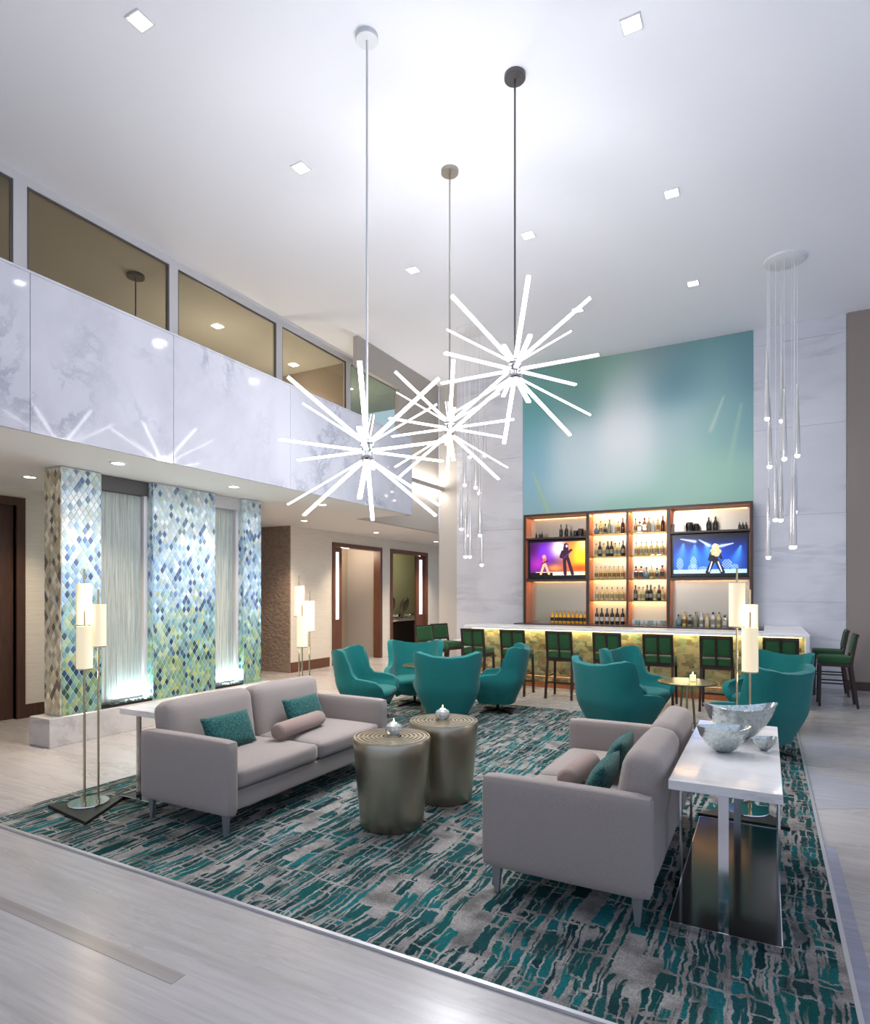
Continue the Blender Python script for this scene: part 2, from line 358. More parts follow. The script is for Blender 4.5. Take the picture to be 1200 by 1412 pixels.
d3, hw3 = door_frame('door_3', 2.8, 4.46, 2.8, 'dark wood door and frame at the beige wall', M['wood'], .1)
obj('door_leaf', box(-.12, -.06, -hw3+.1, hw3-.1, 0, 2.7), M['wood'], d3, smooth=False)
# rooms behind the doors
struct('wall_room', box(-9.6, -9.5, 9.5, 12.95, 0, ZS), mat('room_taupe', (168,154,136), .7), 'taupe wall seen through the first doorway', 'wall')
struct('wall_partition', box(-9.6, XD-.17, 12.93, 13.03, 0, ZS), M['taupe'], 'partition between the two rooms', 'wall')
struct('wall_buffet', box(-10.0, -9.9, 13.03, 17.8, 0, ZS), mat('sage_paint', (140,150,124), .7), 'sage green wall of the buffet room', 'wall')
# gallery glazing: five bays
ys = [1.75, 3.81, 5.8, 7.9, 9.85, 11.75]
wl = ['bronze glass gallery window cut by the picture edge', 'largest gallery window with a pendant behind it', 'gallery window with one ceiling light behind it', 'gallery window just before the taupe bulkhead', 'greenish gallery window under the taupe bulkhead']
for k, (a, b) in enumerate(zip(ys, ys[1:])):
    wn = thing('window_%d' % (k+1), wl[k], 'window', (XG, (a+b)/2, 0), kind='structure'); h = (b-a)/2
    obj('frame', join([box(-.05, .03, -h, -h+.07, 3.11, ZC), box(-.05, .03, h-.07, h, 3.11, ZC), box(-.05, .03, -h+.07, h-.07, ZC-.1, ZC), box(-.05, .03, -h+.07, h-.07, 3.11, 3.2)]), M['frame_metal'], wn, smooth=False)
    obj('bead', join([box(.0, .015, -h+.07, -h+.095, 3.2, ZC-.1), box(0, .015, h-.095, h-.07, 3.2, ZC-.1), box(0, .015, -h+.095, h-.095, ZC-.125, ZC-.1)]), M['gun'], wn, smooth=False)
    obj('pane', box(-.02, -.008, -h+.07, h-.07, 3.2, ZC-.1), M['green_pane'] if k == 4 else M['pane'], wn, smooth=False)
struct('wall_mezzanine', join([box(-10.2, -10.1, -3.6, 13, ZS+.18, ZC), box(-10.1, XG-.06, 9.9, 10.0, ZS+.18, ZC)]), M['mezz_dark'], 'brown wall inside the mezzanine room', 'wall')
struct('ceiling_mezzanine', box(-10.1, XG-.06, -3.6, 13, ZC-.06, ZC-.005), M['mezz'], 'beige ceiling inside the mezzanine room', 'ceiling')
struct('wall_gallery_end', box(-7.3, X2-.1, YB-.1, YB, ZS+.18, ZC), M['taupe'], 'taupe end wall of the gallery', 'wall')
# street side glazing behind and right of the camera (daylight source)
def window_wall(name, x0, x1, y0, y1, n, label):
    b = []
    along_x = (x1-x0) > (y1-y0)
    b.append(box(x0, x1, y0, y1, 0, .35)); b.append(box(x0, x1, y0, y1, 5.2, ZC))
    for k in range(n+1):
        f_ = k/n
        if along_x: c = x0+.1+(x1-x0-.2)*f_; b.append(box(c-.1, c+.1, y0, y1, .35, 5.2))
        else: c = y0+.1+(y1-y0-.2)*f_; b.append(box(x0, x1, c-.1, c+.1, .35, 5.2))
    return struct(name, join(b), M['taupe'], label, 'wall')
window_wall('wall_right', 6.0, 6.2, -3.6, YB+.2, 6, 'window wall on the street side')
window_wall('wall_front', -12.4, 6.2, -3.6, -3.4, 8, 'window wall behind the seating')

# ------------------------------------------------------------------ vertex-coloured flat pictures (mural, screens)
def picture(name, x0, x1, z0, z1, y, nx, nz, fn, m, parent=None):
    U, V = np.meshgrid(np.linspace(0, 1, nx+1), np.linspace(0, 1, nz+1))
    rgb = fn(U, V)                                   # (nz+1, nx+1, 3) in 0..255 sRGB
    verts = [(x0+(x1-x0)*u, y, z0+(z1-z0)*v) for u, v in zip(U.ravel(), V.ravel())]
    W = nx+1
    faces = [(j*W+i, j*W+i+1, (j+1)*W+i+1, (j+1)*W+i) for j in range(nz) for i in range(nx)]
    me = bpy.data.meshes.new(name); me.from_pydata(verts, [], faces)
    c = np.clip(rgb, 0, 255)/255.; c = np.where(c <= .04045, c/12.92, ((c+.055)/1.055)**2.4)
    a = me.color_attributes.new('print', 'FLOAT_COLOR', 'POINT')
    a.data.foreach_set('color', np.concatenate([c.reshape(-1, 3), np.ones((c.shape[0]*c.shape[1], 1))], 1).ravel())
    me.materials.append(m); o = bpy.data.objects.new(name, me); COL.objects.link(o); o.parent = parent
    return o
def print_mat(name, emis=0., rough=.5):
    m = mat(name, (200,200,200), rough); t = NT(m); v = t.n('VertexColor', layer_name='print'); t.base(v.outputs[0])
    if emis: t.l(v.outputs[0], t.b.inputs['Emission Color']); t.b.inputs['Emission Strength'].default_value = emis
    return m
def mix3(a, b, f): return a*(1-f[..., None])+np.array(b, float)*f[..., None]
def segdist(U, V, a, b):
    a, b = np.array(a, float), np.array(b, float); d = b-a; L = (d*d).sum()
    tt = np.clip(((U-a[0])*d[0]+(V-a[1])*d[1])/L, 0, 1); return np.hypot(U-a[0]-tt*d[0], V-a[1]-tt*d[1]), tt
def mural_fn(U, V):
    S = [(.02,.97,(100,152,142)),(.28,.97,(104,152,132)),(.45,.97,(122,166,142)),(.62,.95,(128,152,152)),(.8,.97,(104,150,150)),(1,.97,(88,138,138)),
         (.03,.78,(84,160,160)),(.04,.55,(112,178,192)),(.04,.32,(132,184,206)),(.04,.05,(134,180,190)),
         (.25,.78,(104,158,152)),(.24,.5,(208,226,232)),(.25,.25,(202,222,226)),(.22,.05,(146,186,186)),
         (.5,.8,(210,222,224)),(.5,.52,(242,246,248)),(.5,.27,(216,230,230)),(.52,.05,(124,188,162)),
         (.7,.8,(92,150,160)),(.72,.52,(178,208,210)),(.72,.25,(164,204,190)),(.72,.05,(146,198,172)),
         (.87,.8,(144,188,188)),(.87,.5,(140,190,180)),(.87,.2,(160,206,180)),(.98,.8,(86,138,152)),(.98,.5,(106,158,166)),(.98,.15,(140,190,170))]
    num = np.zeros(U.shape+(3,)); den = np.zeros(U.shape)
    for u, v, c in S:
        k = np.exp(-(((U-u)*1.4)**2+(V-v)**2)/(2*.11**2))+1e-9
        num += k[..., None]*np.array(c, float); den += k
    out = num/den[..., None]
    for a, b, wd, c in (((.05,.34),(.15,.0),.014,(176,206,140)), ((.89,.66),(.84,.48),.012,(200,216,200)), ((.955,.6),(.90,.2),.02,(158,200,178))):
        d, tt = segdist(U*1.42, V, (a[0]*1.42, a[1]), (b[0]*1.42, b[1]))
        out = mix3(out, c, .75*np.exp(-(d/(wd*(.4+.6*tt)))**2))
    return out*.84+np.array((226,232,234.))*.16
mu = thing('mural', 'large blurred teal and white mural above the bar shelves', 'mural', (0,0,0))
obj('backing', box(-4.46, -.2, YB+.005, YB+.019, 3.0, ZC-.004), M['white'], mu, smooth=False)
picture('print', -4.46, -.2, 3.0, ZC-.004, YB+.003, 150, 112, mural_fn, print_mat('mural_print', 0, .35), mu)

# ------------------------------------------------------------------ ceiling lights
sq = None
spots = [(-4.44,3.25,'nearest in the gallery side row'), (-4.44,5.2,'second nearest in the gallery side row'), (-4.44,7.6,'deepest in the gallery side row'),
         (-.96,5.15,'in the window side row, largest of its row'), (-.96,7.55,'in the window side row, between two others'), (-.96,9.9,'in the window side row, closest to the mural'),
         (-2.7,7.56,'in the middle row, beside the tallest pendant rod'), (-2.7,9.94,'in the middle row, just above the mural'), (-2.7,1.6,'over the polished floor before the rug'), (-.96,2.7,'over the console, out of view'), (-4.44,1.2,'over the rug corner lamp, out of view')]
for x, y, lb in spots:
    lab = 'square recessed ceiling light '+lb if lb else 'square recessed ceiling light above the camera side'
    if sq is None:
        sq = thing('ceiling_downlight', lab, 'ceiling light', (x, y, ZC), group='square lights in the main ceiling')
        obj('trim_frame', join([box(-.082, -.068, -.082, .082, -.010, 0), box(.068, .082, -.082, .082, -.010, 0), box(-.068, .068, -.082, -.068, -.010, 0), box(-.068, .068, .068, .082, -.010, 0)]), M['white'], sq, smooth=False)
        obj('lens', box(-.068, .068, -.068, .068, -.007, -.001), M['em_down'], sq, smooth=False)
        light('lamp', 'SPOT', sq, (0,0,-.02), P_DOWN, (255,250,246), spot_size=math.radians(120), spot_blend=.8, shadow_soft_size=.12)
    else:
        q_ = dup(sq, (x, y, ZC), 0, lab)
        if y > 7:
            for c_ in q_.children:
                if c_.type == 'LIGHT': c_.data = c_.data.copy(); c_.data.energy = P_DOWN*2.4; c_.data.spot_size = math.radians(150)
rd = None
for x, y, lb in [(-5.86,4.04,'over the first tiled column'), (-7.45,4.04,'near the dark wood door'), (-5.88,5.62,'in front of the widest tiled column'), (-7.52,8.9,'beside the textured brown wall'), (-7.6,11.4,'in front of the two doorways'), (-5.9,7.4,'past the last tiled column'), (-7.6,14.2,'far down the corridor')]:
    lab = 'round warm recessed light '+lb
    if rd is None:
        rd = thing('soffit_downlight', lab, 'ceiling light', (x, y, ZS), group='round lights in the gallery soffit')
        obj('trim_ring', lathe([(.06,-.001),(.06,-.01),(.085,-.01),(.09,0)], 24), M['white'], rd)
        obj('lens', lathe([(0,-.005),(.06,-.005),(.06,-.001)], 24), M['em_soffit'], rd)
        light('lamp', 'SPOT', rd, (0,0,-.02), P_SOFFIT, (255,232,204), spot_size=math.radians(112), spot_blend=.7, shadow_soft_size=.06)
    else:
        q_ = dup(rd, (x, y, ZS), 0, lab)
        if y > 6:
            for c_ in q_.children:
                if c_.type == 'LIGHT': c_.data = c_.data.copy(); c_.data.energy = P_SOFFIT*1.8
# mezzanine: two small lights and a pendant behind glass; third light added for brightness
for x, y, lb in ((-8.24,7.51,'behind the second full gallery window'), (-8.3,9.5,'behind the gallery window next to the bulkhead'), (-8.2,11.2,'added to brighten the greenish gallery window')):
    m_ = thing('mezzanine_downlight', 'small square ceiling light '+lb, 'ceiling light', (x, y, ZC-.06), group='mezzanine ceiling lights')
    obj('lens', box(-.07, .07, -.07, .07, -.01, 0), M['em_down'], m_, smooth=False)
    light('lamp', 'POINT', m_, (0,0,-1.2), 34, (255,248,236), shadow_soft_size=.1)
mp = thing('mezzanine_pendant', 'pendant rod with round canopy behind the largest gallery window', 'pendant lamp', (-7.95,5.75,ZC-.06))
obj('canopy', cyl((0,0,-.04), (0,0,0), .12, n=24), M['gun'], mp); obj('rod', cyl((0,0,-1.6), (0,0,-.04), .01), M['gun'], mp)
obj('shade', lathe([(.0,-1.95),(.1,-1.9),(.12,-1.75),(.03,-1.6),(0,-1.6)], 20), M['white'], mp)

# ------------------------------------------------------------------ starburst chandeliers
def chandelier(loc, zh, rodmat, label, power):
    c = thing('starburst_chandelier', label, 'chandelier', (loc[0], loc[1], zh), group='starburst chandeliers')
    top = ZC-zh
    obj('canopy', lathe([(0,top-.04),(.09,top-.04),(.094,top-.035),(.094,top),(0,top)], 32), rodmat, c)
    obj('rod', cyl((0,0,.08), (0,0,top-.04), .009, n=10), rodmat, c)
    obj('hub', lathe([(0,-.09),(.03,-.09),(.034,-.08),(.034,.08),(.03,.09),(0,.09)], 20), M['chrome'], c)
    obj('collar', join([lathe([(.034,z-.012),(.055,z-.008),(.055,z+.008),(.034,z+.012)], 20) for z in (-.055,0,.055)]), M['gun'], c)
    light('glow', 'POINT', c, (0,0,0), power, (250,251,255), shadow_soft_size=.15)
    bar = None
    for e, L, z in ((33,.80,.055), (0,.74,0.), (-33,.80,-.055)):
        for k in range(6):
            az = math.radians(60*k)
            rot = (Matrix.Rotation(az, 4, 'Z') @ Matrix.Rotation(math.radians(-e), 4, 'Y')).to_euler()
            if bar is None:
                bar = obj('light_bar', box(.07, L, -.017, .017, -.008, .005), M['em_bar'], c, smooth=False); BM = bar.data
                sp = obj('spine', box(.03, L+.002, -.011, .011, .005, .009), M['nickel'], bar, smooth=False); SM = sp.data
                b_ = bar
            else:
                b_ = bpy.data.objects.new('light_bar', BM); COL.objects.link(b_); b_.parent = c
                s_ = bpy.data.objects.new('spine', SM); COL.objects.link(s_); s_.parent = b_
            b_.location = (0, 0, z); b_.rotation_euler = rot; b_.scale = (L/.80, 1, 1)
    return c
chandelier((-2.91,4.23), 2.77, M['white'], 'starburst chandelier with white canopy, lowest of the three', 115)
chandelier((-1.97,5.17), 3.58, M['gun'], 'starburst chandelier with grey canopy hanging in front of the mural, highest', 125)
chandelier((-3.04,6.0), 3.39, M['nickel'], 'starburst chandelier hanging between the other two, smallest in view', 215)

# ------------------------------------------------------------------ pendant clusters
def cluster(x, y, label, mirror=1):
    c = thing('pendant_cluster', label, 'pendant lamp', (x, y, ZC), group='glass rod pendant clusters')
    obj('canopy', lathe([(0,-.035),(.25,-.035),(.26,-.03),(.26,0),(0,0)], 36, sx=1., sy=1.), M['white'], c)
    # bottom heights and positions read along camera-right (r) and depth (d)
    P_ = [(-.24,3.98,0),(.02,3.98,.1),(-.07,3.40,-.12),(-.15,3.34,.1),(.12,3.45,-.1),(.17,2.70,.05),(.04,2.60,.16),(-.15,2.58,-.05),(.03,2.20,-.18),(.10,2.21,.0),(-.19,2.07,.06)]
    G = T = None
    for r, zb, d in P_:
        px, py = mirror*r*math.cos(YAW)-d*math.sin(YAW), mirror*r*math.sin(YAW)+d*math.cos(YAW)
        zz = zb-ZC
        if G is None:
            g = obj('glass_rod', lathe([(.0,.02),(.028,.02),(.034,.05),(.03,.35),(.018,.75),(.008,.98),(.0,1.0)], 14), M['tip_glass'], c); G = g.data
            ti = obj('lit_tip', lathe([(0,-.012),(.022,-.008),(.031,.01),(.031,.03),(0,.03)], 14), M['em_tip'], g); T = ti.data
        else:
            g = bpy.data.objects.new('glass_rod', G); COL.objects.link(g); g.parent = c
            ti = bpy.data.objects.new('lit_tip', T); COL.objects.link(ti); ti.parent = g
        g.location = (px, py, zz)
        obj('cord', cyl((px,py,zz+.99), (px,py,-.035), .003, n=6), M['white'], c)
    return c
cluster(.22, 9.79, 'cluster of tapered glass rod pendants in front of the marble right of the mural')
cluster(-4.56, 9.83, 'cluster of tapered glass rod pendants behind the starburst chandeliers', -1)

# ------------------------------------------------------------------ water feature with tiled columns
wf = thing('water_feature', 'tiled water wall with blue green columns and two sheets of water on a marble plinth', 'water feature', (-6.65, 3.7, 0))
WX, WY = -6.65, 3.7
pl = obj('plinth', box(-6.83-WX, -6.47-WX, 0, 3.2, 0, .30, bev=.004, seg=1), M['marble_plinth'], wf, smooth=False)
m = mat('glazed_tile', (150,180,190), .34); t = NT(m); v = t.n('VertexColor', layer_name='print'); t.base(v.outputs[0]); M['tile'] = m
M['grout'] = mat('pale_grout', (198,204,200), .8)
rt = random.Random(3)
def tile_rgb(z, gold, ycol):
    f = (z-.3)/2.63+rt.uniform(-.09,.09)
    if gold:
        base = [(232,222,192),(220,208,172),(206,192,156),(236,228,204),(192,178,146)]; dark = [(128,110,92),(118,104,100),(146,128,102)]
    elif f > .72: base = [(206,218,222),(186,206,214),(216,222,224),(196,214,208),(176,200,214)]; dark = [(104,130,168),(118,142,162),(92,116,150)]
    elif f > .42: base = [(150,184,216),(168,196,220),(130,170,210),(184,206,216),(160,190,200)]; dark = [(84,112,162),(96,128,178),(72,94,136)]
    elif f > .24: base = [(140,178,178),(124,166,168),(160,190,176),(110,156,170),(168,186,150)]; dark = [(64,96,128),(80,114,126),(68,90,116)]
    else: base = [(116,156,140),(132,166,132),(100,146,150),(160,172,116),(120,150,110)]; dark = [(38,60,90),(40,76,92),(56,82,70)]
    c = rt.choice(dark if rt.random() < (.12 if gold else .17) else base)
    j = rt.uniform(.9, 1.08); return tuple(min(255, v_*j) for v_ in c)
def tiles_face(V, F, C, origin, du, length, nrm, gold):
    """diamond tiles on a vertical face: origin (x,y), unit du along, outward nrm"""
    pw, ph, th = .064, .098, .005
    z0, z1 = .305, ZS-.012
    rows = int((z1-z0)/(ph/2))+2; cols = int(length/pw)+2
    for j in range(rows):
        for i in range(-1, cols):
            cu = i*pw+(pw/2 if j % 2 else 0); cz = z0+j*ph/2
            g = .46
            poly = [(cu-pw*g, cz), (cu-pw*.14, cz-ph*.33), (cu, cz-ph*g), (cu+pw*.14, cz-ph*.33), (cu+pw*g, cz), (cu+pw*.14, cz+ph*.33), (cu, cz+ph*g), (cu-pw*.14, cz+ph*.33)]
            poly = [(min(max(a, .002), length-.002), min(max(b, z0), z1)) for a, b in poly]
            us = [p[0] for p in poly]; zs = [p[1] for p in poly]
            if max(us)-min(us) < .012 or max(zs)-min(zs) < .015: continue
            col = tile_rgb(cz, gold, cu); n0 = len(V); n = len(poly)
            for lift, sh in ((0, 1.), (th, .86)):
                mu_, mz_ = sum(us)/n, sum(zs)/n
                for a, b in poly:
                    a2, b2 = mu_+(a-mu_)*sh, mz_+(b-mz_)*sh
                    V.append((origin[0]+du[0]*a2+nrm[0]*lift, origin[1]+du[1]*a2+nrm[1]*lift, b2)); C.append(col)
            F.append(tuple(range(n0+n, n0+2*n)))
            for k in range(n): F.append((n0+k, n0+(k+1) % n, n0+n+(k+1) % n, n0+n+k))
cols = [(3.84,4.28,True),(4.94,5.89,False),(6.4,6.74,False)]
for ya, yb, gold in cols:
    cb = obj('column', box(-6.80-WX, -6.505-WX, ya-WY, yb-WY, .30, ZS-.006), M['grout'], wf, smooth=False)
    V, F, C = [], [], []
    tiles_face(V, F, C, (-6.505, ya), (0,1), yb-ya, (1,0), False)
    tiles_face(V, F, C, (-6.80, ya), (1,0), .295, (0,-1), gold)
    tiles_face(V, F, C, (-6.505, yb), (-1,0), .295, (0,1), False)
    me = bpy.data.meshes.new('mosaic_tiles'); me.from_pydata([(a-WX, b-WY, c) for a, b, c in V], [], F)
    c = np.array(C)/255.; c = np.where(c <= .04045, c/12.92, ((c+.055)/1.055)**2.4)
    at = me.color_attributes.new('print', 'FLOAT_COLOR', 'POINT'); at.data.foreach_set('color', np.concatenate([c, np.ones((len(c), 1))], 1).ravel())
    me.materials.append(M['tile']); to = bpy.data.objects.new('mosaic_tiles', me); COL.objects.link(to); to.parent = cb
    to['kind'] = 'stuff'; to['label'] = 'small glazed diamond mosaic tiles'
M['trough_led'] = emit('trough_led', (214,246,250), 9)
for ya, yb, mm in ((4.28,4.94,M['gun']), (5.89,6.4,M['frame_metal'])):
    obj('header', box(-6.70-WX, -6.58-WX, ya-WY, yb-WY, 2.76, ZS-.006), mm, wf, smooth=False)
    gp = obj('glass_panel', box(-6.665-WX, -6.655-WX, ya+.005-WY, yb-.06-WY, .33, 2.76), M['clear'], wf, smooth=False)
    # rippled sheet of water
    V, F = [], []; n = 60
    for j in range(2):
        for i in range(n+1):
            y_ = ya+.01+(yb-ya-.08)*i/n; V.append((-6.645-WX+.004*rt.uniform(-1,1), y_-WY, .34 if j == 0 else 2.755))
    for i in range(n): F.append((i, i+1, n+1+i+1, n+1+i))
    me = bpy.data.meshes.new('water_sheet'); me.from_pydata(V, [], F); me.materials.append(M['water'])
    ws = bpy.data.objects.new('water_sheet', me); COL.objects.link(ws); ws.parent = gp
    obj('side_rail', box(-6.70-WX, -6.60-WX, yb-.055-WY, yb-.005-WY, .30, 2.76), M['frame_metal'], wf, smooth=False)
    tr = obj('trough', box(-6.76-WX, -6.52-WX, ya+.002-WY, yb-.002-WY, .30, .33), M['black_stone'], wf, smooth=False)
    pb = newbm()
    for k in range(70):
        s_ = rt.uniform(.014, .024)
        add_lathe(pb, [(0,0),(s_,s_*.5),(0,s_)], 6, c=(rt.uniform(-6.64,-6.54)-WX, rt.uniform(ya+.03, yb-.03)-WY, .328))
    po = obj('pebbles', pb, M['pebble'], tr); po['kind'] = 'stuff'
    obj('led_strip', box(-6.60-WX, -6.585-WX, yb-.30-WY, yb-.02-WY, .331, .345), M['trough_led'], tr, smooth=False)
    light('uplight', 'AREA', wf, (-6.58-WX, (ya+yb)/2+.12-WY, .36), 5, (220,246,250), rot=(PI, 0, 0), shape='RECTANGLE', size=.05, size_y=.4)

# ------------------------------------------------------------------ rug
rg = tag(obj('area_rug', box(-4.85, .30, 2.32, 8.2, .001, .012), M['rug'], smooth=False), 'large teal and grey distressed woven rug under the seating', 'rug')
obj('edge_trim', join([box(-4.87, .32, 2.30, 2.32, 0, .013), box(.30, .32, 2.32, 8.2, 0, .013)]), M['rug_edge'], rg, smooth=False)

# ------------------------------------------------------------------ sofas (local: front +X, back -X, centre of length at y=0)
def sofa(loc, L, rz, label):
    s = thing('sofa', label, 'sofa', loc, rz)
    D, aw, zb, za = .86, .105, .155, .635     # depth, arm width, underside, arm height
    for sg in (-1, 1):
        a = puff(D, aw, za-zb, .028, 8, (.004,.006,.004), (0, sg*(L/2-aw/2), (za+zb)/2)); obj('arm', a, M['sofa'], s, ang=60)
    obj('base', puff(D-.06, L-2*aw-.004, .14, .02, 8, c=(-.01,0,zb+.07)), M['sofa'], s, ang=60)
    iw = (L-2*aw-.008)/2
    for sg in (-1, 1):
        sc_ = obj('seat_cushion', puff(.66, iw-.006, .135, .04, 10, (.006,.0,.018), (.085, sg*(iw/2+.002), .365)), M['sofa'], s, ang=80)
        bk = puff(.19, iw-.004, .50, .07, 10, (.02,0,.012), (0,0,0))
        bo = obj('back_cushion', bk, M['sofa'], s, loc=(-.335, sg*(iw/2+.002), .56), rot=(0, math.radians(-9), 0), ang=80)
    obj('back_frame', puff(.10, L-2*aw, .42, .035, 8, c=(-.375,0,.365)), M['sofa'], s, ang=60)
    for sx in (-1, 1):
        for sy in (-1, 1):
            lg = newbm(); x, y = sx*(D/2-.07), sy*(L/2-.055)
            a = [lg.verts.new(p) for p in ((x-.026,y-.014,.155),(x+.026,y-.014,.155),(x+.026,y+.014,.155),(x-.026,y+.014,.155))]
            b = [lg.verts.new(p) for p in ((x-.012,y-.012,.012),(x+.012,y-.012,.012),(x+.012,y+.012,.012),(x-.012,y+.012,.012))]
            lg.faces.new(a); lg.faces.new(b[::-1])
            for k in range(4): lg.faces.new((b[k], b[(k+1)%4], a[(k+1)%4], a[k]))
            obj('leg', lg, M['steel_leg'], s, smooth=False)
    obj('rail', join([box(-D/2+.03, D/2-.02, sg*(L/2-.075)-.02, sg*(L/2-.075)+.02, .147, .156) for sg in (-1,1)]), M['nickel'], s, smooth=False)
    return s
sofa((-3.46, 3.79, .002), 1.9, 0, 'greige sofa with its back to the tiled water wall')
sofa((-.90, 3.86, .002), 1.74, PI, 'greige sofa with its back to the marble console with bowls')
def pillow(loc, rot, w_, h_, th, label, mt='pillow'):
    bm = newbm(); n = 18; g = {}
    for sgn in (1, -1):
        for i in range(n+1):
            for j in range(n+1):
                u, v = 2*i/n-1, 2*j/n-1
                edge = i in (0, n) or j in (0, n)
                if edge and sgn == -1: g[(sgn,i,j)] = g[(1,i,j)]; continue
                pin = 1-.05*(1-abs(u)**2)*abs(v)**3; pin2 = 1-.05*(1-abs(v)**2)*abs(u)**3
                z = sgn*th/2*((1-abs(u)**2.6)*(1-abs(v)**2.6))**.55
                g[(sgn,i,j)] = bm.verts.new((u*w_/2*pin2, v*h_/2*pin, z))
    for sgn in (1, -1):
        for i in range(n):
            for j in range(n):
                q = [g[(sgn,i,j)], g[(sgn,i+1,j)], g[(sgn,i+1,j+1)], g[(sgn,i,j+1)]]
                bm.faces.new(q if sgn == 1 else q[::-1])
    return tag(obj('throw_pillow', bm, M[mt], None, loc, rot, ang=120), label, 'pillow', 'teal tweed pillows')
def bolster(loc, rot, r, L, label):
    bm = lathe([(0,-L/2),(r*.6,-L/2),(r*.88,-L/2+.01),(r,-L/2+.035),(r,L/2-.035),(r*.88,L/2-.01),(r*.6,L/2),(0,L/2)], 24)
    return tag(obj('bolster_pillow', bm, M['bolster'], None, loc, rot, ang=80), label, 'pillow', 'mauve bolster pillows')
# left sofa cushions: lean on the back, facing +X
def lean(az, tilt): return (Matrix.Rotation(az, 4, 'Z') @ Matrix.Rotation(math.radians(90-tilt), 4, 'X')).to_euler()
pillow((-3.53, 3.33, .572), lean(PI/2, 24), .46, .26, .12, 'teal tweed pillow at the lamp end of the sofa by the water wall')
pillow((-3.55, 4.2, .572), lean(PI/2, 24), .46, .26, .12, 'teal tweed pillow at the armchair end of the sofa by the water wall')
bolster((-3.37, 3.93, .52), (PI/2, 0, .1), .065, .62, 'mauve bolster on the sofa by the water wall')
pillow((-.80, 3.42, .572), lean(-PI/2, 24), .42, .27, .12, 'teal tweed pillow on the console side sofa, in front of the mauve bolster')
pillow((-.825, 3.98, .574), lean(-PI/2, 24), .42, .27, .12, 'teal tweed pillow on the console side sofa, behind the mauve bolster')
bolster((-1.0, 3.72, .52), (PI/2, 0, -.05), .065, .50, 'mauve bolster on the sofa in front of the marble console')

# ------------------------------------------------------------------ consoles
def console(x0, x1, y0, y1, label, inset):
    c = thing('console_table', label, 'table', ((x0+x1)/2, (y0+y1)/2, .0135)); hx, hy = (x1-x0)/2, (y1-y0)/2
    obj('top', box(-hx, hx, -hy, hy, .655, .70, bev=.003, seg=2), M['marble_top'], c, smooth=False)
    obj('base_plate', box(-hx+.004, hx-.004, -hy+.006, hy-.006, .004, .026), M['dark_glass'], c, smooth=False)
    obj('base_edge', join([box(-hx, hx, -hy, -hy+.006, 0, .03), box(-hx, hx, hy-.006, hy, 0, .03), box(-hx, -hx+.004, -hy, hy, 0, .03), box(hx-.004, hx, -hy, hy, 0, .03)]), M['chrome'], c, smooth=False)
    for y in (-hy+.004, hy-.016): obj('leg', box(-.022, .022, y, y+.012, .026, .655), M['chrome'], c, smooth=False)
    for x in (-hx+.003, hx-.013):
        for y in (-hy*.45, hy*.2): obj('leg', box(x, x+.01, y-.02, y+.02, .026, .655), M['chrome'], c, smooth=False)
    return c
console(-.41, .065, 3.10, 4.66, 'marble topped console with chrome legs holding the three silver bowls', 0)
console(-4.38, -3.95, 3.03, 4.75, 'marble topped console behind the sofa by the water wall', 0)
def bowl(loc, r, h, sy, label, rz=0, pinch=.0):
    """thin mercury-glass bowl, boat-shaped rim raised at both ends"""
    bm = newbm(); n = 36; rings = []
    prof = [(0,0),(.28,.01),(.5,.12),(.72,.34),(.88,.62),(1,1.)]
    for side in (0, 1):
        for q, (a, b) in enumerate(prof if side == 0 else prof[::-1]):
            ring = []
            for k in range(n):
                th = 2*PI*k/n; rr = r*a-(.007 if side and a > .1 else 0); zz = h*b+(.007 if side and q > 0 else 0)
                e = abs(math.cos(th))**3*pinch*a*a
                ring.append((rr*math.cos(th)*(1+e*.3), sy*rr*math.sin(th), max(0, zz)+e*h*.35))
            rings.append([bm.verts.new(p) for p in ring] if a > 0 else [bm.verts.new((0,0, .007 if side else 0))])
    for A, B in zip(rings, rings[1:]):
        for k in range(n):
            k2 = (k+1) % n
            if len(A) == 1: bm.faces.new((A[0], B[k], B[k2]))
            elif len(B) == 1: bm.faces.new((A[k], A[k2], B[0]))
            else: bm.faces.new((A[k], A[k2], B[k2], B[k]))
    return tag(obj('bowl', bm, M['mercury'], None, loc, (0,0,rz), ang=50), label, 'bowl', 'silver bowls on the console')
bowl((-.14, 4.17, .715), .195, .185, .5, 'largest silver mercury glass bowl, boat shaped, at the back of the console', YAW, .5)
bowl((-.21, 3.78, .715), .138, .135, .62, 'middle sized silver mercury glass bowl at the front of the console', YAW, .25)
bowl((-.01, 3.93, .715), .065, .068, .75, 'smallest silver bowl beside the two larger bowls', YAW, .3)

# ------------------------------------------------------------------ drum tables with crystal candle holders
def drum(loc, label):
    d = thing('drum_table', label, 'table', loc, group='metal drum tables')
    R0, R1, H_ = .215, .268, .60
    obj('body', lathe([(0,0),(R0-.006,0),(R0,.008)]+[(R0+(R1-R0)*((k/8)**1.0), .008+(H_-.02)*k/8) for k in range(1, 9)]+[(R1-.006,H_-.002)], 56), M['drum'], d, ang=50)
    top = []
    for k in range(7):
        r = .045+k*.031; top += [(r,.0),(r+.010,.0),(r+.0105,-.010),(r+.020,-.010),(r+.0205,.0)]
    obj('top', lathe([(0,H_)]+[(r, H_+z) for r, z in top]+[(R1-.006,H_),(R1-.006,H_-.01)], 56), M['drum'], d, ang=20)
    return d
drum((-2.27, 3.60, .0135), 'champagne metal drum table in front, overlapping the other')
drum((-2.20, 4.24, .0135), 'champagne metal drum table behind, closer to the armchairs')
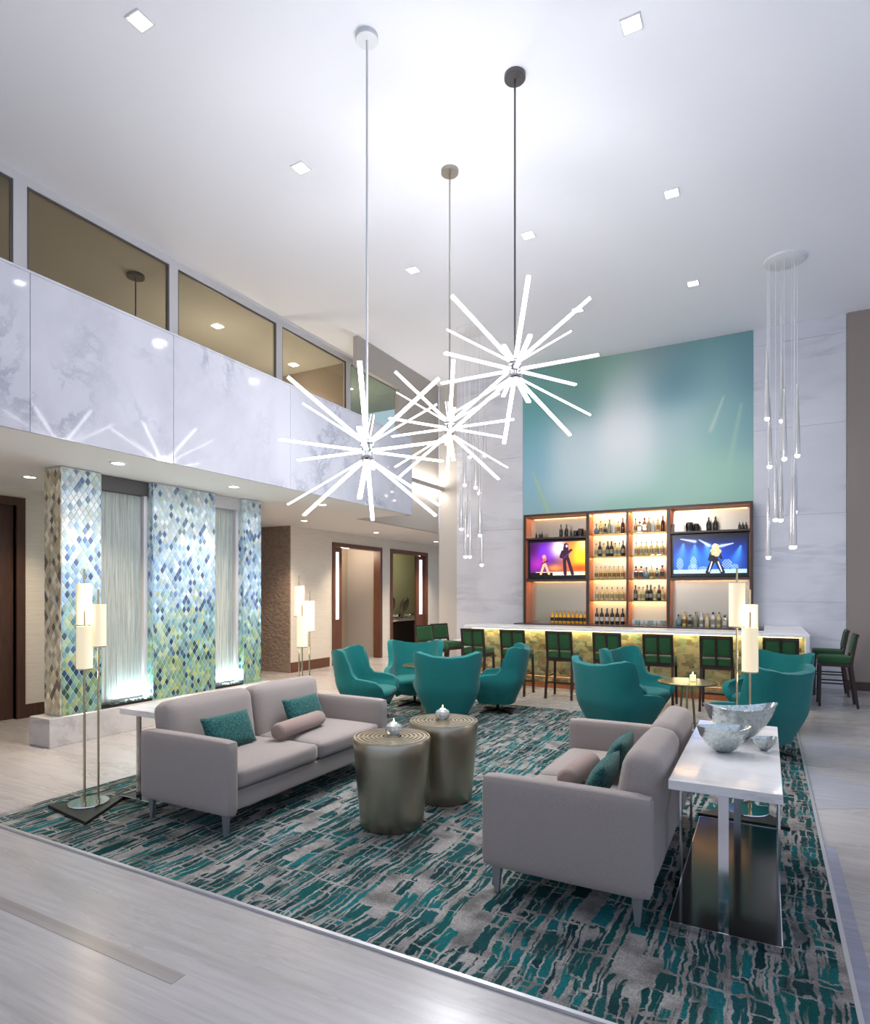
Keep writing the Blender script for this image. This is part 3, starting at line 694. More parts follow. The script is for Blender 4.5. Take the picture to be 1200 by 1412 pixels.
def candle_crystal(loc, label):
    c = thing('candle_holder', label, 'candle holder', loc, group='crystal candle holders')
    obj('crystal', lathe([(0,0),(.035,0),(.05,.012),(.062,.04),(.055,.062),(.033,.075),(.028,.072),(.028,.03),(0,.03)], 8), M['crystal'], c, smooth=False)
    k = obj('candle', cyl((0,0,.03), (0,0,.082), .022, n=14), M['wax'], c)
    obj('flame', lathe([(0,.084),(.005,.092),(.0,.112)], 8), M['em_flame'], k)
    return c
M['crystal'] = mat('cut_crystal', (232,238,238), .04, 0, trans=.55, ior=1.5)
candle_crystal((-2.28, 3.64, .615), 'faceted crystal candle holder on the front drum table')
candle_crystal((-2.22, 4.26, .615), 'faceted crystal candle holder on the rear drum table')

# ------------------------------------------------------------------ floor lamps
def floor_lamp(loc, tri, poles, label):
    """poles: (x, y, shade bottom z) offsets; tri: three base corners, offsets"""
    l = thing('floor_lamp', label, 'floor lamp', loc, group='three shade floor lamps')
    obj('base', prism(tri, 0, .022), M['black_stone'], l, smooth=False)
    obj('disc', lathe([(0,.022),(.138,.022),(.14,.026),(.138,.032),(0,.032)], 36), M['chrome'], l)
    for x, y, z in poles:
        p = obj('pole', cyl((x,y,.032), (x,y,z+.42), .0075, n=10), M['brass'], l)
        obj('socket_ring', lathe([(0,.03),(.014,.03),(.012,.05),(0,.05)], 12, c=(x,y,0)), M['brass'], p)
        sh = obj('lamp_shade', lathe([(.053,z),(.053,z+.31),(.051,z+.31),(.051,z)], 28), M['shade'], l, loc=(0,0,0))
        sh.location = (x, y, 0)
        obj('cap', cyl((0,0,z-.008), (0,0,z+.004), .052, n=24), M['brass'], sh)
        light('bulb', 'POINT', l, (x, y, z+.40), 1.6, (255,226,180), shadow_soft_size=.03)
        light('bulb', 'POINT', l, (x, y, z-.06), 1.2, (255,226,180), shadow_soft_size=.03)
    return l
RX, RY = math.cos(YAW), math.sin(YAW)      # camera right in the room
def off(r, d): return (r*RX-d*RY, r*RY+d*RX)
floor_lamp((-4.45, 2.83, .012), [(-.22,-.17),(.36,-.25),(.10,.22)],
    [(*off(-.079,.08), 1.345), (*off(.072,.0), 1.19), (*off(.004,-.06), 1.03)], 'floor lamp on a black triangular base at the rug corner')
floor_lamp((-.12, 4.97, .012), [(-.31,-.22),(.26,-.23),(.0,.24)],
    [(*off(-.075,.0), 1.345), (*off(.06,.08), 1.19), (*off(-.017,-.07), 1.03)], 'floor lamp beyond the marble console with bowls')
floor_lamp((-4.19, 4.93, .012), [(-.25,-.2),(.3,-.2),(.0,.25)],
    [(*off(-.048,.06), 1.345), (*off(.061,.05), 1.19), (*off(.012,-.07), 1.04)], 'floor lamp standing before the beige corridor wall')

# ------------------------------------------------------------------ teal wing armchairs (local front = -Y)
def interp(tab, s):
    for (a, va), (b, vb) in zip(tab, tab[1:]):
        if s <= b:
            f_ = (s-a)/(b-a); f_ = f_*f_*(3-2*f_); return va+(vb-va)*f_
    return tab[-1][1]
def smooth01(x): x = max(0, min(1, x)); return x*x*(3-2*x)
def make_armchair(label):
    c = thing('wing_armchair', label, 'armchair', (0,0,0), group='teal swivel wing armchairs')
    plan = crv([(0,.31),(.15,.305),(.27,.27),(.335,.19),(.355,.06),(.36,-.10),(.35,-.24),(.325,-.33)], 6)
    acc = [0]
    for a, b in zip(plan, plan[1:]): acc.append(acc[-1]+math.hypot(b[0]-a[0], b[1]-a[1]))
    S = [a/acc[-1] for a in acc]
    def P(s):
        for k in range(len(S)-1):
            if s <= S[k+1]:
                f_ = (s-S[k])/(S[k+1]-S[k]); return (plan[k][0]+(plan[k+1][0]-plan[k][0])*f_, plan[k][1]+(plan[k+1][1]-plan[k][1])*f_)
        return plan[-1]
    top = [(0,.835),(.18,.845),(.30,.875),(.365,.895),(.42,.87),(.48,.75),(.54,.60),(.60,.535),(.72,.525),(.86,.505),(.95,.46),(1,.36)]
    NU, NV = 56, 18; bm = newbm(); G = []
    for j in range(NV+1):
        v = j/NV; row = []
        for i in range(NU+1):
            u = 2*i/NU-1; s = abs(u); sg = 1 if u >= 0 else -1
            x, y = P(s); zt = interp(top, s); z = .145+(zt-.145)*v
            k = smooth01((z-.12)/.36); sc_ = .62+.38*k**.75              # tapers to the underside
            x2, y2 = x*sc_, y*sc_-.0
            back = smooth01((.56-s)/.3)
            y2 += back*.17*max(0, z-.36)                             # recline
            ear = math.exp(-((s-.38)/.11)**2)*smooth01((z-.55)/.30)
            x2 += .045*ear; y2 -= .05*ear
            waist = math.exp(-((s-.40)/.16)**2)*math.exp(-((z-.56)/.12)**2); x2 -= .008*waist
            arm = smooth01((s-.6)/.25)*smooth01((z-.33)/.13); x2 += .025*arm
            row.append(bm.verts.new((sg*x2, y2, z)))
        G.append(row)
    for j in range(NV):
        for i in range(NU): bm.faces.new((G[j][i], G[j][i+1], G[j+1][i+1], G[j+1][i]))
    bmesh.ops.recalc_face_normals(bm, faces=bm.faces[:])
    f0 = bm.faces[0]; 
    sh = obj('shell', bm, M['teal'], c, ang=180)
    md = sh.modifiers.new('thick', 'SOLIDIFY'); md.thickness = .075; md.offset = 0
    md = sh.modifiers.new('round', 'BEVEL'); md.width = .02; md.segments = 3; md.limit_method = 'ANGLE'; md.angle_limit = math.radians(50)
    # seat body and cushion
    def loft(levels, n=40):
        b = newbm(); R = []
        for z, hx, yf, yb, e in levels:
            ring = []
            for k in range(n):
                th = 2*PI*k/n; cs, sn = math.cos(th), math.sin(th)
                ring.append(b.verts.new((math.copysign(abs(cs)**(2/e), cs)*hx, (yf+yb)/2+math.copysign(abs(sn)**(2/e), sn)*(yb-yf)/2, z)))
            R.append(ring)
        for A, B in zip(R, R[1:]):
            for k in range(n): b.faces.new((A[k], A[(k+1)%n], B[(k+1)%n], B[k]))
        b.faces.new(R[0][::-1]); b.faces.new(R[-1]); return b
    obj('seat_body', loft([(.142,.17,-.17,.17,3),(.15,.20,-.20,.19,3),(.20,.25,-.265,.22,3.2),(.26,.295,-.31,.25,3.4),(.30,.315,-.325,.27,3.6),(.315,.31,-.32,.27,3.6)]), M['teal'], c, ang=70)
    obj('seat_cushion', loft([(.30,.29,-.315,.26,4),(.312,.305,-.335,.27,4),(.345,.312,-.342,.28,4),(.37,.305,-.33,.28,4),(.385,.28,-.295,.27,3.6),(.395,.2,-.2,.2,3)]), M['teal'], c, ang=80)
    obj('column', join([cyl((0,0,.03), (0,0,.15), .022, n=14), cyl((0,0,.13), (0,0,.148), .09, n=18)]), M['black_metal'], c)
    for k in range(4):
        a = PI/4+k*PI/2; b = newbm(); d = Vector((math.cos(a), math.sin(a), 0)); n_ = Vector((-d.y, d.x, 0))
        sec = [(.015,.026,.05,.022),(.12,.024,.044,.016),(.25,.026,.022,.012),(.29,.022,.014,.0)]
        R = [[b.verts.new(d*r+n_*q*wd+Vector((0,0,zz))) for q, zz in ((-1,zl),(1,zl),(1,zt),(-1,zt))] for r, wd, zt, zl in sec]
        for A, B in zip(R, R[1:]):
            for q in range(4): b.faces.new((A[q], A[(q+1)%4], B[(q+1)%4], B[q]))
        b.faces.new(R[0][::-1]); b.faces.new(R[-1])
        obj('base_foot', b, M['black_metal'], c, smooth=False)
    return c
def face(dx, dy): return math.atan2(dx, -dy)
RZ = .0135
ch = make_armchair('teal wing armchair seen side on, nearest the water wall, facing the small table')
ch.location = (-4.46, 6.50, RZ); ch.rotation_euler = (0, 0, face(.95, .28))
for loc, d, lb in [((-4.42,7.62), (.45,-.9), 'teal wing armchair facing the camera, behind the small table by the corridor'),
                   ((-3.42,6.68), (-.5,.87), 'teal wing armchair seen from behind, just past the drum tables'),
                   ((-3.17,7.68), (-.95,-.25), 'teal wing armchair in profile, closest to the bar stools'),
                   ((-1.42,6.78), (.50,.87), 'teal wing armchair with its back to the far arm of the console side sofa'),
                   ((-1.42,8.0), (.93,-.30), 'teal wing armchair turned toward the table with the lit candle'),
                   ((.02,8.25), (-.55,-.83), 'teal wing armchair mostly hidden behind the floor lamp and another armchair'),
                   ((-.06,6.86), (-.80,.60), 'teal wing armchair seen from behind, beyond the silver bowls')]:
    dup(ch, (*loc, RZ), face(*d), lb)
def round_table(x, y, z, label):
    t_ = thing('round_table', label, 'table', (x, y, RZ), group='small round brass tables')
    obj('top', lathe([(0,z-.02),(.30,z-.02),(.305,z-.015),(.305,z-.005),(.30,z),(0,z)], 44), M['table_brass'], t_)
    for k in range(3):
        a = 2*PI*k/3+.6; d = Vector((math.cos(a), math.sin(a), 0)); obj('leg', cyl(d*.10+Vector((0,0,0)), d*.055+Vector((0,0,z-.02)), .012, n=10), M['brass'], t_)
    obj('stretcher', lathe([(.07,.2),(.085,.2),(.085,.21),(.07,.21),(.07,.2)], 24), M['brass'], t_)
    return t_
M['table_brass'] = mat('patina_brass', (152,150,112), .22, .9)
round_table(-3.94, 7.08, .64, 'small round brass table among the four armchairs by the corridor')
round_table(-.76, 7.22, .62, 'small round brass table holding the lit candle glass')
def votive(loc, label):
    c = thing('candle_glass', label, 'candle', loc, group='candle glasses')
    obj('glass', lathe([(0,0),(.036,0),(.042,.004),(.042,.11),(.039,.11),(.039,.012),(0,.012)], 20), M['clear'], c)
    k = obj('candle', cyl((0,0,.012), (0,0,.075), .03, n=16), mat('lit_wax', (255,226,176), .5, emit=(255,206,130), es=1.6), c)
    obj('flame', lathe([(0,.077),(.006,.088),(0,.108)], 8), M['em_flame'], k)
    light('glow', 'POINT', c, (0,0,.13), .7, (255,200,130), shadow_soft_size=.02)
    return c
votive((-.70, 7.20, RZ+.62), 'lit candle in a glass on the round table near the bar')
votive((-3.98, 7.10, RZ+.64), 'lit candle in a glass half hidden behind an armchair back')

# ------------------------------------------------------------------ bar
bar = thing('bar_counter', 'long white topped bar with glowing patterned front', 'bar', (-2.05, 10, 0))
BX0, BX1 = -4.68+2.05, .52+2.05
obj('top', box(BX0, BX1, -.22, .42, .98, 1.03, bev=.004, seg=1), M['bar_white'] if 'bar_white' in M else mat('white_quartz', (240,240,238), .15), bar, smooth=False)
obj('end_panel', box(BX1-.05, BX1, -.22, .42, 0, .98), mat('grey_quartz', (206,208,210), .25), bar, smooth=False)
obj('end_panel', box(BX0, BX0+.05, .0, .42, 0, .98), mat('white_end', (226,224,220), .4), bar, smooth=False)
m = mat('onyx_mosaic', (150,140,90), .18, .2); t = NT(m); p = t.pos((5,1,9)); vo = t.n('TexVoronoi', distance='CHEBYCHEV'); vo.inputs['Scale'].default_value = 1.5; t.l(p, vo.inputs['Vector'])
n = t.noise(t.pos((1.4,1,2.2)), 2.2, 4, .6)
sep = t.n('SeparateColor'); t.l(vo.outputs['Color'], sep.inputs[0])
c1 = t.ramp(sep.outputs[0], [(.0,(70,52,38)),(.2,(110,82,56)),(.35,(176,152,104)),(.5,(132,140,98)),(.65,(86,112,90)),(.82,(190,176,128)),(1.,(58,48,36))])
c2 = t.ramp(n, [(.35,(108,84,58)),(.5,(206,186,130)),(.65,(130,152,112))]); t.base(t.mix(.35, c1, c2)); M['onyx'] = m
obj('front_panel', box(BX0+.05, BX1-.05, .03, .08, .10, .98), M['onyx'], bar, smooth=False)
obj('kick_plate', box(BX0+.05, BX1-.05, .06, .10, 0, .10), M['copper'], bar, smooth=False)
obj('foot_rail', join([cyl((BX0+.1,-.10,.2), (BX1-.06,-.10,.2), .018, n=12)]+[cyl((x,-.10,.2), (x,.04,.2), .012, n=8) for x in (BX0+.3, -1.2, 0, 1.2, BX1-.3)]), mat('copper_rail', (214,150,110), .25, 1.), bar)
ld = obj('led_strip', box(BX0+.08, BX1-.08, .005, .02, .965, .978), M['em_bar_led'] if 'em_bar_led' in M else emit('bar_led', (255,244,200), 14), bar, smooth=False)
light('led', 'AREA', bar, ((BX0+BX1)/2, -.04, .972), P_BAR, (255,240,190), shape='RECTANGLE', size=BX1-BX0-.2, size_y=.06)
obj('back_panel', box(BX0+.05, BX1-.05, .36, .40, 0, .98), M['stool_wood'], bar, smooth=False)
# short return of the bar on the window side
rt_ = thing('bar_return', 'white bar return running back to the marble wall', 'bar', (.24, 11.3, 0))
obj('top', box(-.27, .28, -.875, .84, .98, 1.03), bpy.data.materials['white_quartz'], rt_, smooth=False)
obj('body', box(-.2, .05, -.87, .84, 0, .98), bpy.data.materials['grey_quartz'], rt_, smooth=False)
# lower white table at the bar's corridor end
tb = thing('white_table', 'low white table at the corridor end of the bar', 'table', (-5.08, 10.98, 0))
obj('top', box(-.40, .36, -.55, .85, .62, .665, bev=.003, seg=1), bpy.data.materials['white_quartz'], tb, smooth=False)
obj('end_panel', box(.30, .35, -.5, .8, 0, .62), bpy.data.materials['white_quartz'], tb, smooth=False)
for y in (-.48, .76): obj('leg', box(-.36, -.32, y, y+.04, 0, .62), M['stool_wood'], tb, smooth=False)
# ------------------------------------------------------------------ bar stools (local front = +Y, back at -Y)
def make_stool(label):
    s = thing('bar_stool', label, 'bar stool', (0,0,0), group='green bar stools')
    W, D = .20, .20
    obj('seat', puff(2*W+.01, 2*D+.01, .10, .03, 6, (0,0,.01), (0,.0,.655)), M['green'], s, ang=70)
    obj('seat_frame', box(-W, W, -D, D, .565, .61), M['stool_wood'], s, smooth=False)
    for sx in (-1, 1):
        fl_ = newbm()
        def post(b, pts, hw):
            R = [[b.verts.new((x+q*hw, y+r*hw, z)) for q, r in ((-1,-1),(1,-1),(1,1),(-1,1))] for x, y, z in pts]
            for A, B in zip(R, R[1:]):
                for k in range(4): b.faces.new((A[k], A[(k+1)%4], B[(k+1)%4], B[k]))
            b.faces.new(R[0][::-1]); b.faces.new(R[-1])
        post(fl_, [(sx*(W-.005), D-.01, 0), (sx*(W-.015), D-.02, .60)], .016); obj('leg', fl_, M['stool_wood'], s, smooth=False)
        rl = newbm(); post(rl, [(sx*(W+.0), -D-.06, 0), (sx*(W-.012), -D+.012, .58), (sx*(W-.012), -D+.0, .70), (sx*(W-.012), -D-.055, 1.02)], .016); obj('leg', rl, M['stool_wood'], s, smooth=False)
        obj('side_stretcher', cyl((sx*(W-.008),-D-.02,.33), (sx*(W-.008),D-.015,.33), .011, n=6), M['stool_wood'], s)
    obj('front_stretcher', box(-W+.01, W-.01, D-.025, D+.0, .17, .195), M['stool_wood'], s, smooth=False)
    obj('rear_stretcher', box(-W+.01, W-.01, -D-.05, -D-.03, .24, .26), M['stool_wood'], s, smooth=False)
    a = math.radians(10)
    br = obj('backrest', puff(2*W-.05, .045, .26, .018, 6, (0,.006,0)), M['green'], s, loc=(0,-D-.02,.87), rot=(a,0,0), ang=70)
    obj('top_rail', box(-W, W, -D-.075, -D-.035, .985, 1.02), M['stool_wood'], s, smooth=False); obj('lower_rail', box(-W+.02, W-.02, -D-.03, -D+.0, .735, .755), M['stool_wood'], s, smooth=False)
    sp = newbm(); post(sp, [(0,-D+.0,.60),(0,-D-.022,.73),(0,-D-.072,1.0)], .013); obj('back_spindle', sp, M['stool_wood'], s, smooth=False)
    return s
SY = 9.26
xs = [-4.16, -3.48, -2.74, -2.03, -1.33, -.59, .16]
slb = ['green bar stool at the corridor end of the bar', 'green bar stool second from the corridor end of the bar', 'green bar stool standing free of the armchairs, third along the bar', 'green bar stool fourth along the bar, behind the pair of armchairs', 'green bar stool in the fifth place along the bar', 'green bar stool behind the candle table', 'green bar stool at the last place along the bar front, partly behind a lamp']
st = make_stool(slb[0]); st.location = (xs[0], SY, 0)
for x, lb in zip(xs[1:], slb[1:]): dup(st, (x, SY, 0), 0, lb)
dup(st, (.85, 10.42, 0), PI/2, 'green bar stool at the window side of the bar, closer to the camera')
dup(st, (.85, 11.5, 0), PI/2, 'green bar stool at the window side of the bar, against the marble wall')
dup(st, (-5.15, 9.50, 0), -PI/2-.35, 'green stool beside the low white table, closest to the doorways')
dup(st, (-5.15, 10.1, 0), -PI/2-.35, 'green stool beside the low white table, closest to the bar')

# ------------------------------------------------------------------ back bar counter and shelf unit
bc = thing('back_counter', 'dark grey counter below the bottle shelves', 'counter', (-2.1, 11.6, 0))
obj('top', box(-2.26, 2.03, -.22, .54, .955, 1.0), mat('dark_quartz', (74,72,78), .25), bc, smooth=False)
obj('body', box(-2.2, 2.0, -.12, .53, 0, .955), M['frame_wood'], bc, smooth=False)
YF, YR = 11.80, 12.13
su = thing('shelf_unit', 'dark wood back bar shelf unit with copper lined bays', 'shelf unit', (-2.25, 11.8, 1.0))
def sbox(x0, x1, z0, z1, y0=YF, y1=YR): return box(x0+2.25, x1+2.25, y0-11.8, y1-11.8, z0-1.0, z1-1.0)
Xs = [-4.31, -3.02, -2.28, -1.56, -.20]
obj('frame', join([sbox(Xs[0], Xs[-1], 3.12, 3.16), sbox(Xs[0], Xs[0]+.045, 1.0, 3.12), sbox(Xs[-1]-.045, Xs[-1], 1.0, 3.12)]), M['frame_wood'], su, smooth=False)
for x, wd in ((Xs[1], .05), (Xs[2], .03), (Xs[3], .05)): obj('divider', sbox(x-wd/2, x+wd/2, 1.0, 3.12), M['frame_wood'], su, smooth=False)
bays = [(Xs[0]+.045, Xs[1]-.025), (Xs[1]+.025, Xs[2]-.015), (Xs[2]+.015, Xs[3]-.025), (Xs[3]+.025, Xs[4]-.045)]
for k, (a, b) in enumerate(bays):
    obj('back_mirror', sbox(a, b, 1.0, 3.12, YR-.02, YR), M['mirror' if k in (1,2) else 'smoky_mirror'], su, smooth=False)
    obj('lining', join([sbox(a, a+.008, 1.0, 3.12, YF+.02, YR-.02), sbox(b-.008, b, 1.0, 3.12, YF+.02, YR-.02), sbox(a+.008, b-.008, 3.108, 3.12, YF+.02, YR-.02)]), M['copper'], su, smooth=False)
    if k in (1, 2):
        zs_ = [2.72, 2.29, 1.86, 1.45]
        for z in zs_: obj('glass_shelf', sbox(a+.008, b-.008, z-.012, z, YF+.02, YR-.02), M['shelf_glass'], su, smooth=False)
        for z in [3.10]+[q-.02 for q in zs_]:
            light('led', 'AREA', su, ((a+b)/2+2.25, YR-.06-11.8, z-1.0), P_SHELF*(1.6 if z > 3 else .5), (255,206,130), shape='RECTANGLE', size=b-a-.06, size_y=.05)
        obj('led_strip', sbox(a+.03, b-.03, 3.098, 3.108, YR-.06, YR-.03), M['em_warm'], su, smooth=False)
    else:
        obj('shelf_board', sbox(a, b, 2.655, 2.69), M['frame_wood'], su, smooth=False)
        obj('shelf_board', sbox(a, b, 1.83, 1.87), M['frame_wood'], su, smooth=False)
        obj('screen_backing', sbox(a, b, 1.87, 2.655, YR-.10, YR-.02), M['frame_wood'], su, smooth=False)
        for z in (3.10, 1.82):
            light('led', 'AREA', su, ((a+b)/2+2.25, YR-.1-11.8, z-1.0), P_SHELF*.8, (255,196,130), shape='RECTANGLE', size=b-a-.1, size_y=.06)
# ------------------------------------------------------------------ televisions
def blob(U, V, u, v, su_, sv): return np.exp(-((U-u)/su_)**2-((V-v)/sv)**2)
def inside(U, V, cx, cy, rx, ry): return (((U-cx)/rx)**2+((V-cy)/ry)**2 < 1).astype(float)
def limb(out, U, V, a, b, wd, c, asp=1.55):
    d, _ = segdist(U*asp, V, (a[0]*asp, a[1]), (b[0]*asp, b[1])); return mix3(out, c, (d < wd).astype(float))
def screen_purple(U, V):
    out = np.zeros(U.shape+(3,))+np.array((70,20,96.))
    out = mix3(out, (118,40,214), .9*blob(U,V,.28,.72,.22,.3)); out = mix3(out, (60,10,60), .8*blob(U,V,.02,.9,.12,.4))
    out = mix3(out, (190,40,180), .7*blob(U,V,.14,.35,.16,.22)); out = mix3(out, (255,150,20), np.clip((U-.42)*2.2,0,1)*.9)
    out = mix3(out, (255,214,40), .9*blob(U,V,.95,.55,.2,.4)); out = mix3(out, (255,246,240), blob(U,V,.52,.82,.14,.28)); out = mix3(out, (255,240,180), .8*blob(U,V,.97,.9,.12,.2))
    out = mix3(out, (200,60,20), .9*blob(U,V,.9,.2,.22,.12)); out = mix3(out, (255,160,60), .8*blob(U,V,.45,.22,.14,.12))
    out = mix3(out, (250,224,190), ((V < .1) & (U > .1)).astype(float)*.9); out = mix3(out, (20,10,14), ((V < .09) & (U < .42)).astype(float))
    D = (44,16,44)
    for a, b, wd in (((.655,.80),(.66,.52),.075), ((.63,.5),(.645,.04),.045), ((.69,.5),(.775,.04),.045), ((.60,.70),(.57,.55),.045), ((.57,.55),(.66,.5),.035), ((.72,.70),(.75,.74),.04)): out = limb(out, U, V, a, b, wd, D)
    out = mix3(out, (60,24,50), inside(U,V,.66,.88,.042,.075)); out = mix3(out, (232,180,190), inside(U,V,.672,.865,.02,.04))
    out = limb(out, U, V, (.63,.52), (.755,.72), .02, (90,40,70))
    for a, b, wd, c in (((.27,.5),(.26,.34),.05,(220,90,90)), ((.26,.34),(.20,.05),.03,(236,170,130)), ((.28,.34),(.35,.05),.03,(236,170,130)), ((.23,.36),(.32,.44),.02,(60,20,40))): out = limb(out, U, V, a, b, wd, c)
    return mix3(out, (232,150,120), inside(U,V,.26,.56,.035,.06))
def screen_blue(U, V):
    out = np.zeros(U.shape+(3,))+np.array((14,34,110.)); out = mix3(out, (20,80,214), .9*blob(U,V,.35,.4,.5,.35)); out = mix3(out, (12,14,36), .95*np.clip((V-.72)*4,0,1)*np.clip(.4+U,0,1))
    for u0, v0, u1, sp in ((.14,.82,.10,.10), (.30,.78,.30,.11), (.45,.82,.52,.1), (.92,.72,.84,.1)):
        h = np.clip((v0-V)/.5, 0, 1); cx = u0+(u1-u0)*h; out = mix3(out, (90,180,255), .8*np.exp(-((U-cx)/(.012+sp*h))**2)*(V < v0)*(1-.6*h))
    for a, b in (((.1,.94),(.3,.86)), ((.36,.9),(.5,.74)), ((.82,.78),(.66,.72))):
        d, tt = segdist(U*1.6, V, (a[0]*1.6,a[1]), (b[0]*1.6,b[1])); out = mix3(out, (235,246,255), np.exp(-(d/(.012+.03*tt))**2)*.9)
    out = mix3(out, (190,226,255), (V < .1).astype(float)*.85)
    for u, v, rx, ry in ((.09,.26,.05,.17), (.28,.3,.045,.17), (.27,.16,.07,.1), (.42,.14,.06,.05), (.74,.24,.07,.13), (.84,.16,.05,.08)): out = mix3(out, (206,226,250), .75*inside(U,V,u,v,rx,ry)*(.5+.5*np.sin(U*160)*np.cos(V*90)))
    for a, b, wd in (((.57,.55),(.56,.36),.085), ((.55,.34),(.48,.03),.05), ((.60,.34),(.68,.03),.05), ((.52,.5),(.50,.36),.03), ((.63,.52),(.66,.4),.03)): out = limb(out, U, V, a, b, wd, (16,16,24))
    out = limb(out, U, V, (.535,.3), (.495,.05), .012, (230,236,246)); out = limb(out, U, V, (.62,.3), (.668,.05), .012, (230,236,246))
    for u, v, r in ((.585,.7,.055), (.56,.6,.045), (.62,.58,.045), (.60,.5,.04), (.555,.52,.03)): out = mix3(out, (222,190,140), inside(U,V,u,v,r,r*1.5)*.9)
    return mix3(out, (246,232,206), inside(U,V,.575,.74,.02,.05))
def tv(x0, x1, z0, z1, fn, label):
    t_ = thing('television', label, 'television', ((x0+x1)/2, YF+.16, z0)); hx, h = (x1-x0)/2, z1-z0
    obj('housing', box(-hx, hx, -.03, .07, 0, h, bev=.004, seg=1), mat('tv_black', (18,18,20), .3), t_, smooth=False)
    obj('bezel', join([box(-hx,hx,-.045,-.03,0,.055), box(-hx,hx,-.045,-.03,h-.035,h), box(-hx,-hx+.04,-.045,-.03,.055,h-.035), box(hx-.04,hx,-.045,-.03,.055,h-.035)]), bpy.data.materials['tv_black'], t_, smooth=False)
    picture('screen', -hx+.04, hx-.04, .055, h-.035, -.0315, 180, 110, fn, print_mat('screen_'+fn.__name__, .85, .3), t_)
tv(-4.255, -3.055, 1.885, 2.64, screen_purple, 'wall television showing a purple and yellow concert stage')
tv(-1.525, -.255, 1.885, 2.64, screen_blue, 'wall television showing a blue lit concert stage')

# ------------------------------------------------------------------ bottles
BM_ = {}
def bmat(name, rgb, rough=.12, metal=0., em=0.):
    if name not in BM_: BM_[name] = mat('bottle_'+name, rgb, rough, metal, spec=.6, coat=.4)
    return BM_[name]
MESH = {}
PROF = {  # radius, height, profile (fractions)
 'round': ([(0,0),(.95,0),(1,.02),(1,.52),(.9,.60),(.42,.70),(.34,.74),(.34,.90),(0,.90)], 14, (.16,.46), (.33,.84,1.)),
 'wine':  ([(0,0),(.95,0),(1,.02),(1,.56),(.86,.64),(.40,.72),(.34,.76),(.34,.94),(0,.94)], 14, (.18,.44), (.37,.80,1.)),
 'square':([(0,0),(1.2,0),(1.25,.02),(1.25,.60),(1.1,.68),(.5,.75),(.42,.78),(.42,.86),(0,.86)], 4, (.14,.5), (.46,.84,1.)),
 'flask': ([(0,0),(.7,0),(1,.12),(1.1,.28),(.9,.45),(.4,.58),(.26,.64),(.26,.88),(0,.88)], 16, (.16,.36), (.3,.84,1.)),
}
def bottle(kind, x, y, z, r, h, body, cap, lab, name, label, group):
    key = (kind, round(r, 3), round(h, 3))
    pr, n, (l0, l1), (cr, c0, c1) = PROF[kind]; rot = PI/4 if n == 4 else 0
    if key not in MESH:
        b = obj('b', lathe([(a*r, q*h) for a, q in pr], n, rot=rot), body, ang=40)
        c = obj('c', lathe([(0,c0*h),(cr*r,c0*h),(cr*r,c1*h),(0,c1*h)], 10), cap, ang=40)
        k = (1.25 if n == 4 else 1.1 if kind == 'flask' else 1.)*r+.0015
        l_ = obj('l', lathe([(k-.001,l0*h),(k,l0*h),(k,l1*h),(k-.001,l1*h)], n, rot=rot), lab, ang=40)
        MESH[key] = tuple(o.data for o in (b, c, l_))
        for o in (b, c, l_): bpy.data.objects.remove(o)
    o = None
    for nm, me, mt in zip((name, 'cap', 'label_band'), MESH[key], (body, cap, lab)):
        if mt is None: continue
        q = bpy.data.objects.new(nm, me); COL.objects.link(q)
        q.material_slots[0].link = 'OBJECT'; q.material_slots[0].material = mt
        if o is None: o = q; q.location = (x, y, z); tag(q, label, 'bottle', group)
        else: q.parent = o
    return o
DK = bmat('dark', (22,18,16)); WINE = bmat('wine', (30,24,20)); YEL = bmat('straw', (226,206,128)); CLR = bmat('clear', (222,226,222)); AMB = bmat('amber', (196,104,48))
TEALB = bmat('teal', (98,136,146)); GRN = bmat('sage', (150,156,120)); GOLD = bmat('gold', (236,178,32)); RED = bmat('maroon', (70,26,24)); BLK = bmat('black', (16,15,15))
LG, LB, LW, LO = bmat('label_grey', (150,142,120), .6), bmat('label_black', (40,34,30), .6), bmat('label_white', (206,200,190), .6), bmat('label_ochre', (140,92,40), .6)
CAPK, CAPW, CAPG = bmat('cap_black', (24,22,20), .4), bmat('cap_white', (226,226,226), .4), bmat('cap_gold', (170,130,70), .4)
A_, B_ = bays[1], bays[2]
def row(bay, z, items, shelf, group, y=YF+.15, x0=None, x1=None):
    a, b = bay; a = a+.07 if x0 is None else x0; b = b-.05 if x1 is None else x1; n = len(items)
    for k, (kind, r, h, body, cap, lab, desc) in enumerate(items):
        x = a+(b-a)*(k+.5)/n if n > 1 else (a+b)/2
        pos = ORD[k]+' from left' if n > 1 else 'alone'
        bottle(kind, x, y+random.uniform(-.015,.015), z, r, h, body, cap, lab, 'wine_bottle' if kind == 'wine' else 'spirit_bottle', '%s, %s, %s' % (desc, pos, shelf), group)
sp = lambda d='pale straw bottle': ('round', .033, .25, YEL, CAPK, LG, d)
wn_ = lambda d='dark wine bottle': ('wine', .034, .29, DK, CAPK, LG, d)
mixrow = [('flask', .045, .20, TEALB, CAPK, None, 'teal flask bottle'), ('round', .03, .25, YEL, CAPK, LO, 'slim straw bottle'), ('square', .034, .19, GRN, CAPK, LB, 'squat sage bottle'), ('round', .035, .27, GRN, CAPK, LG, 'sage green bottle'), ('round', .034, .25, CLR, CAPW, LW, 'clear bottle with white cap'), ('square', .03, .23, YEL, CAPG, LO, 'yellow square bottle'), ('wine', .034, .29, RED, CAPK, None, 'tall maroon bottle')]
row(A_, 2.722, mixrow, 'top shelf, left middle bay', 'bottles, top shelf left middle bay')
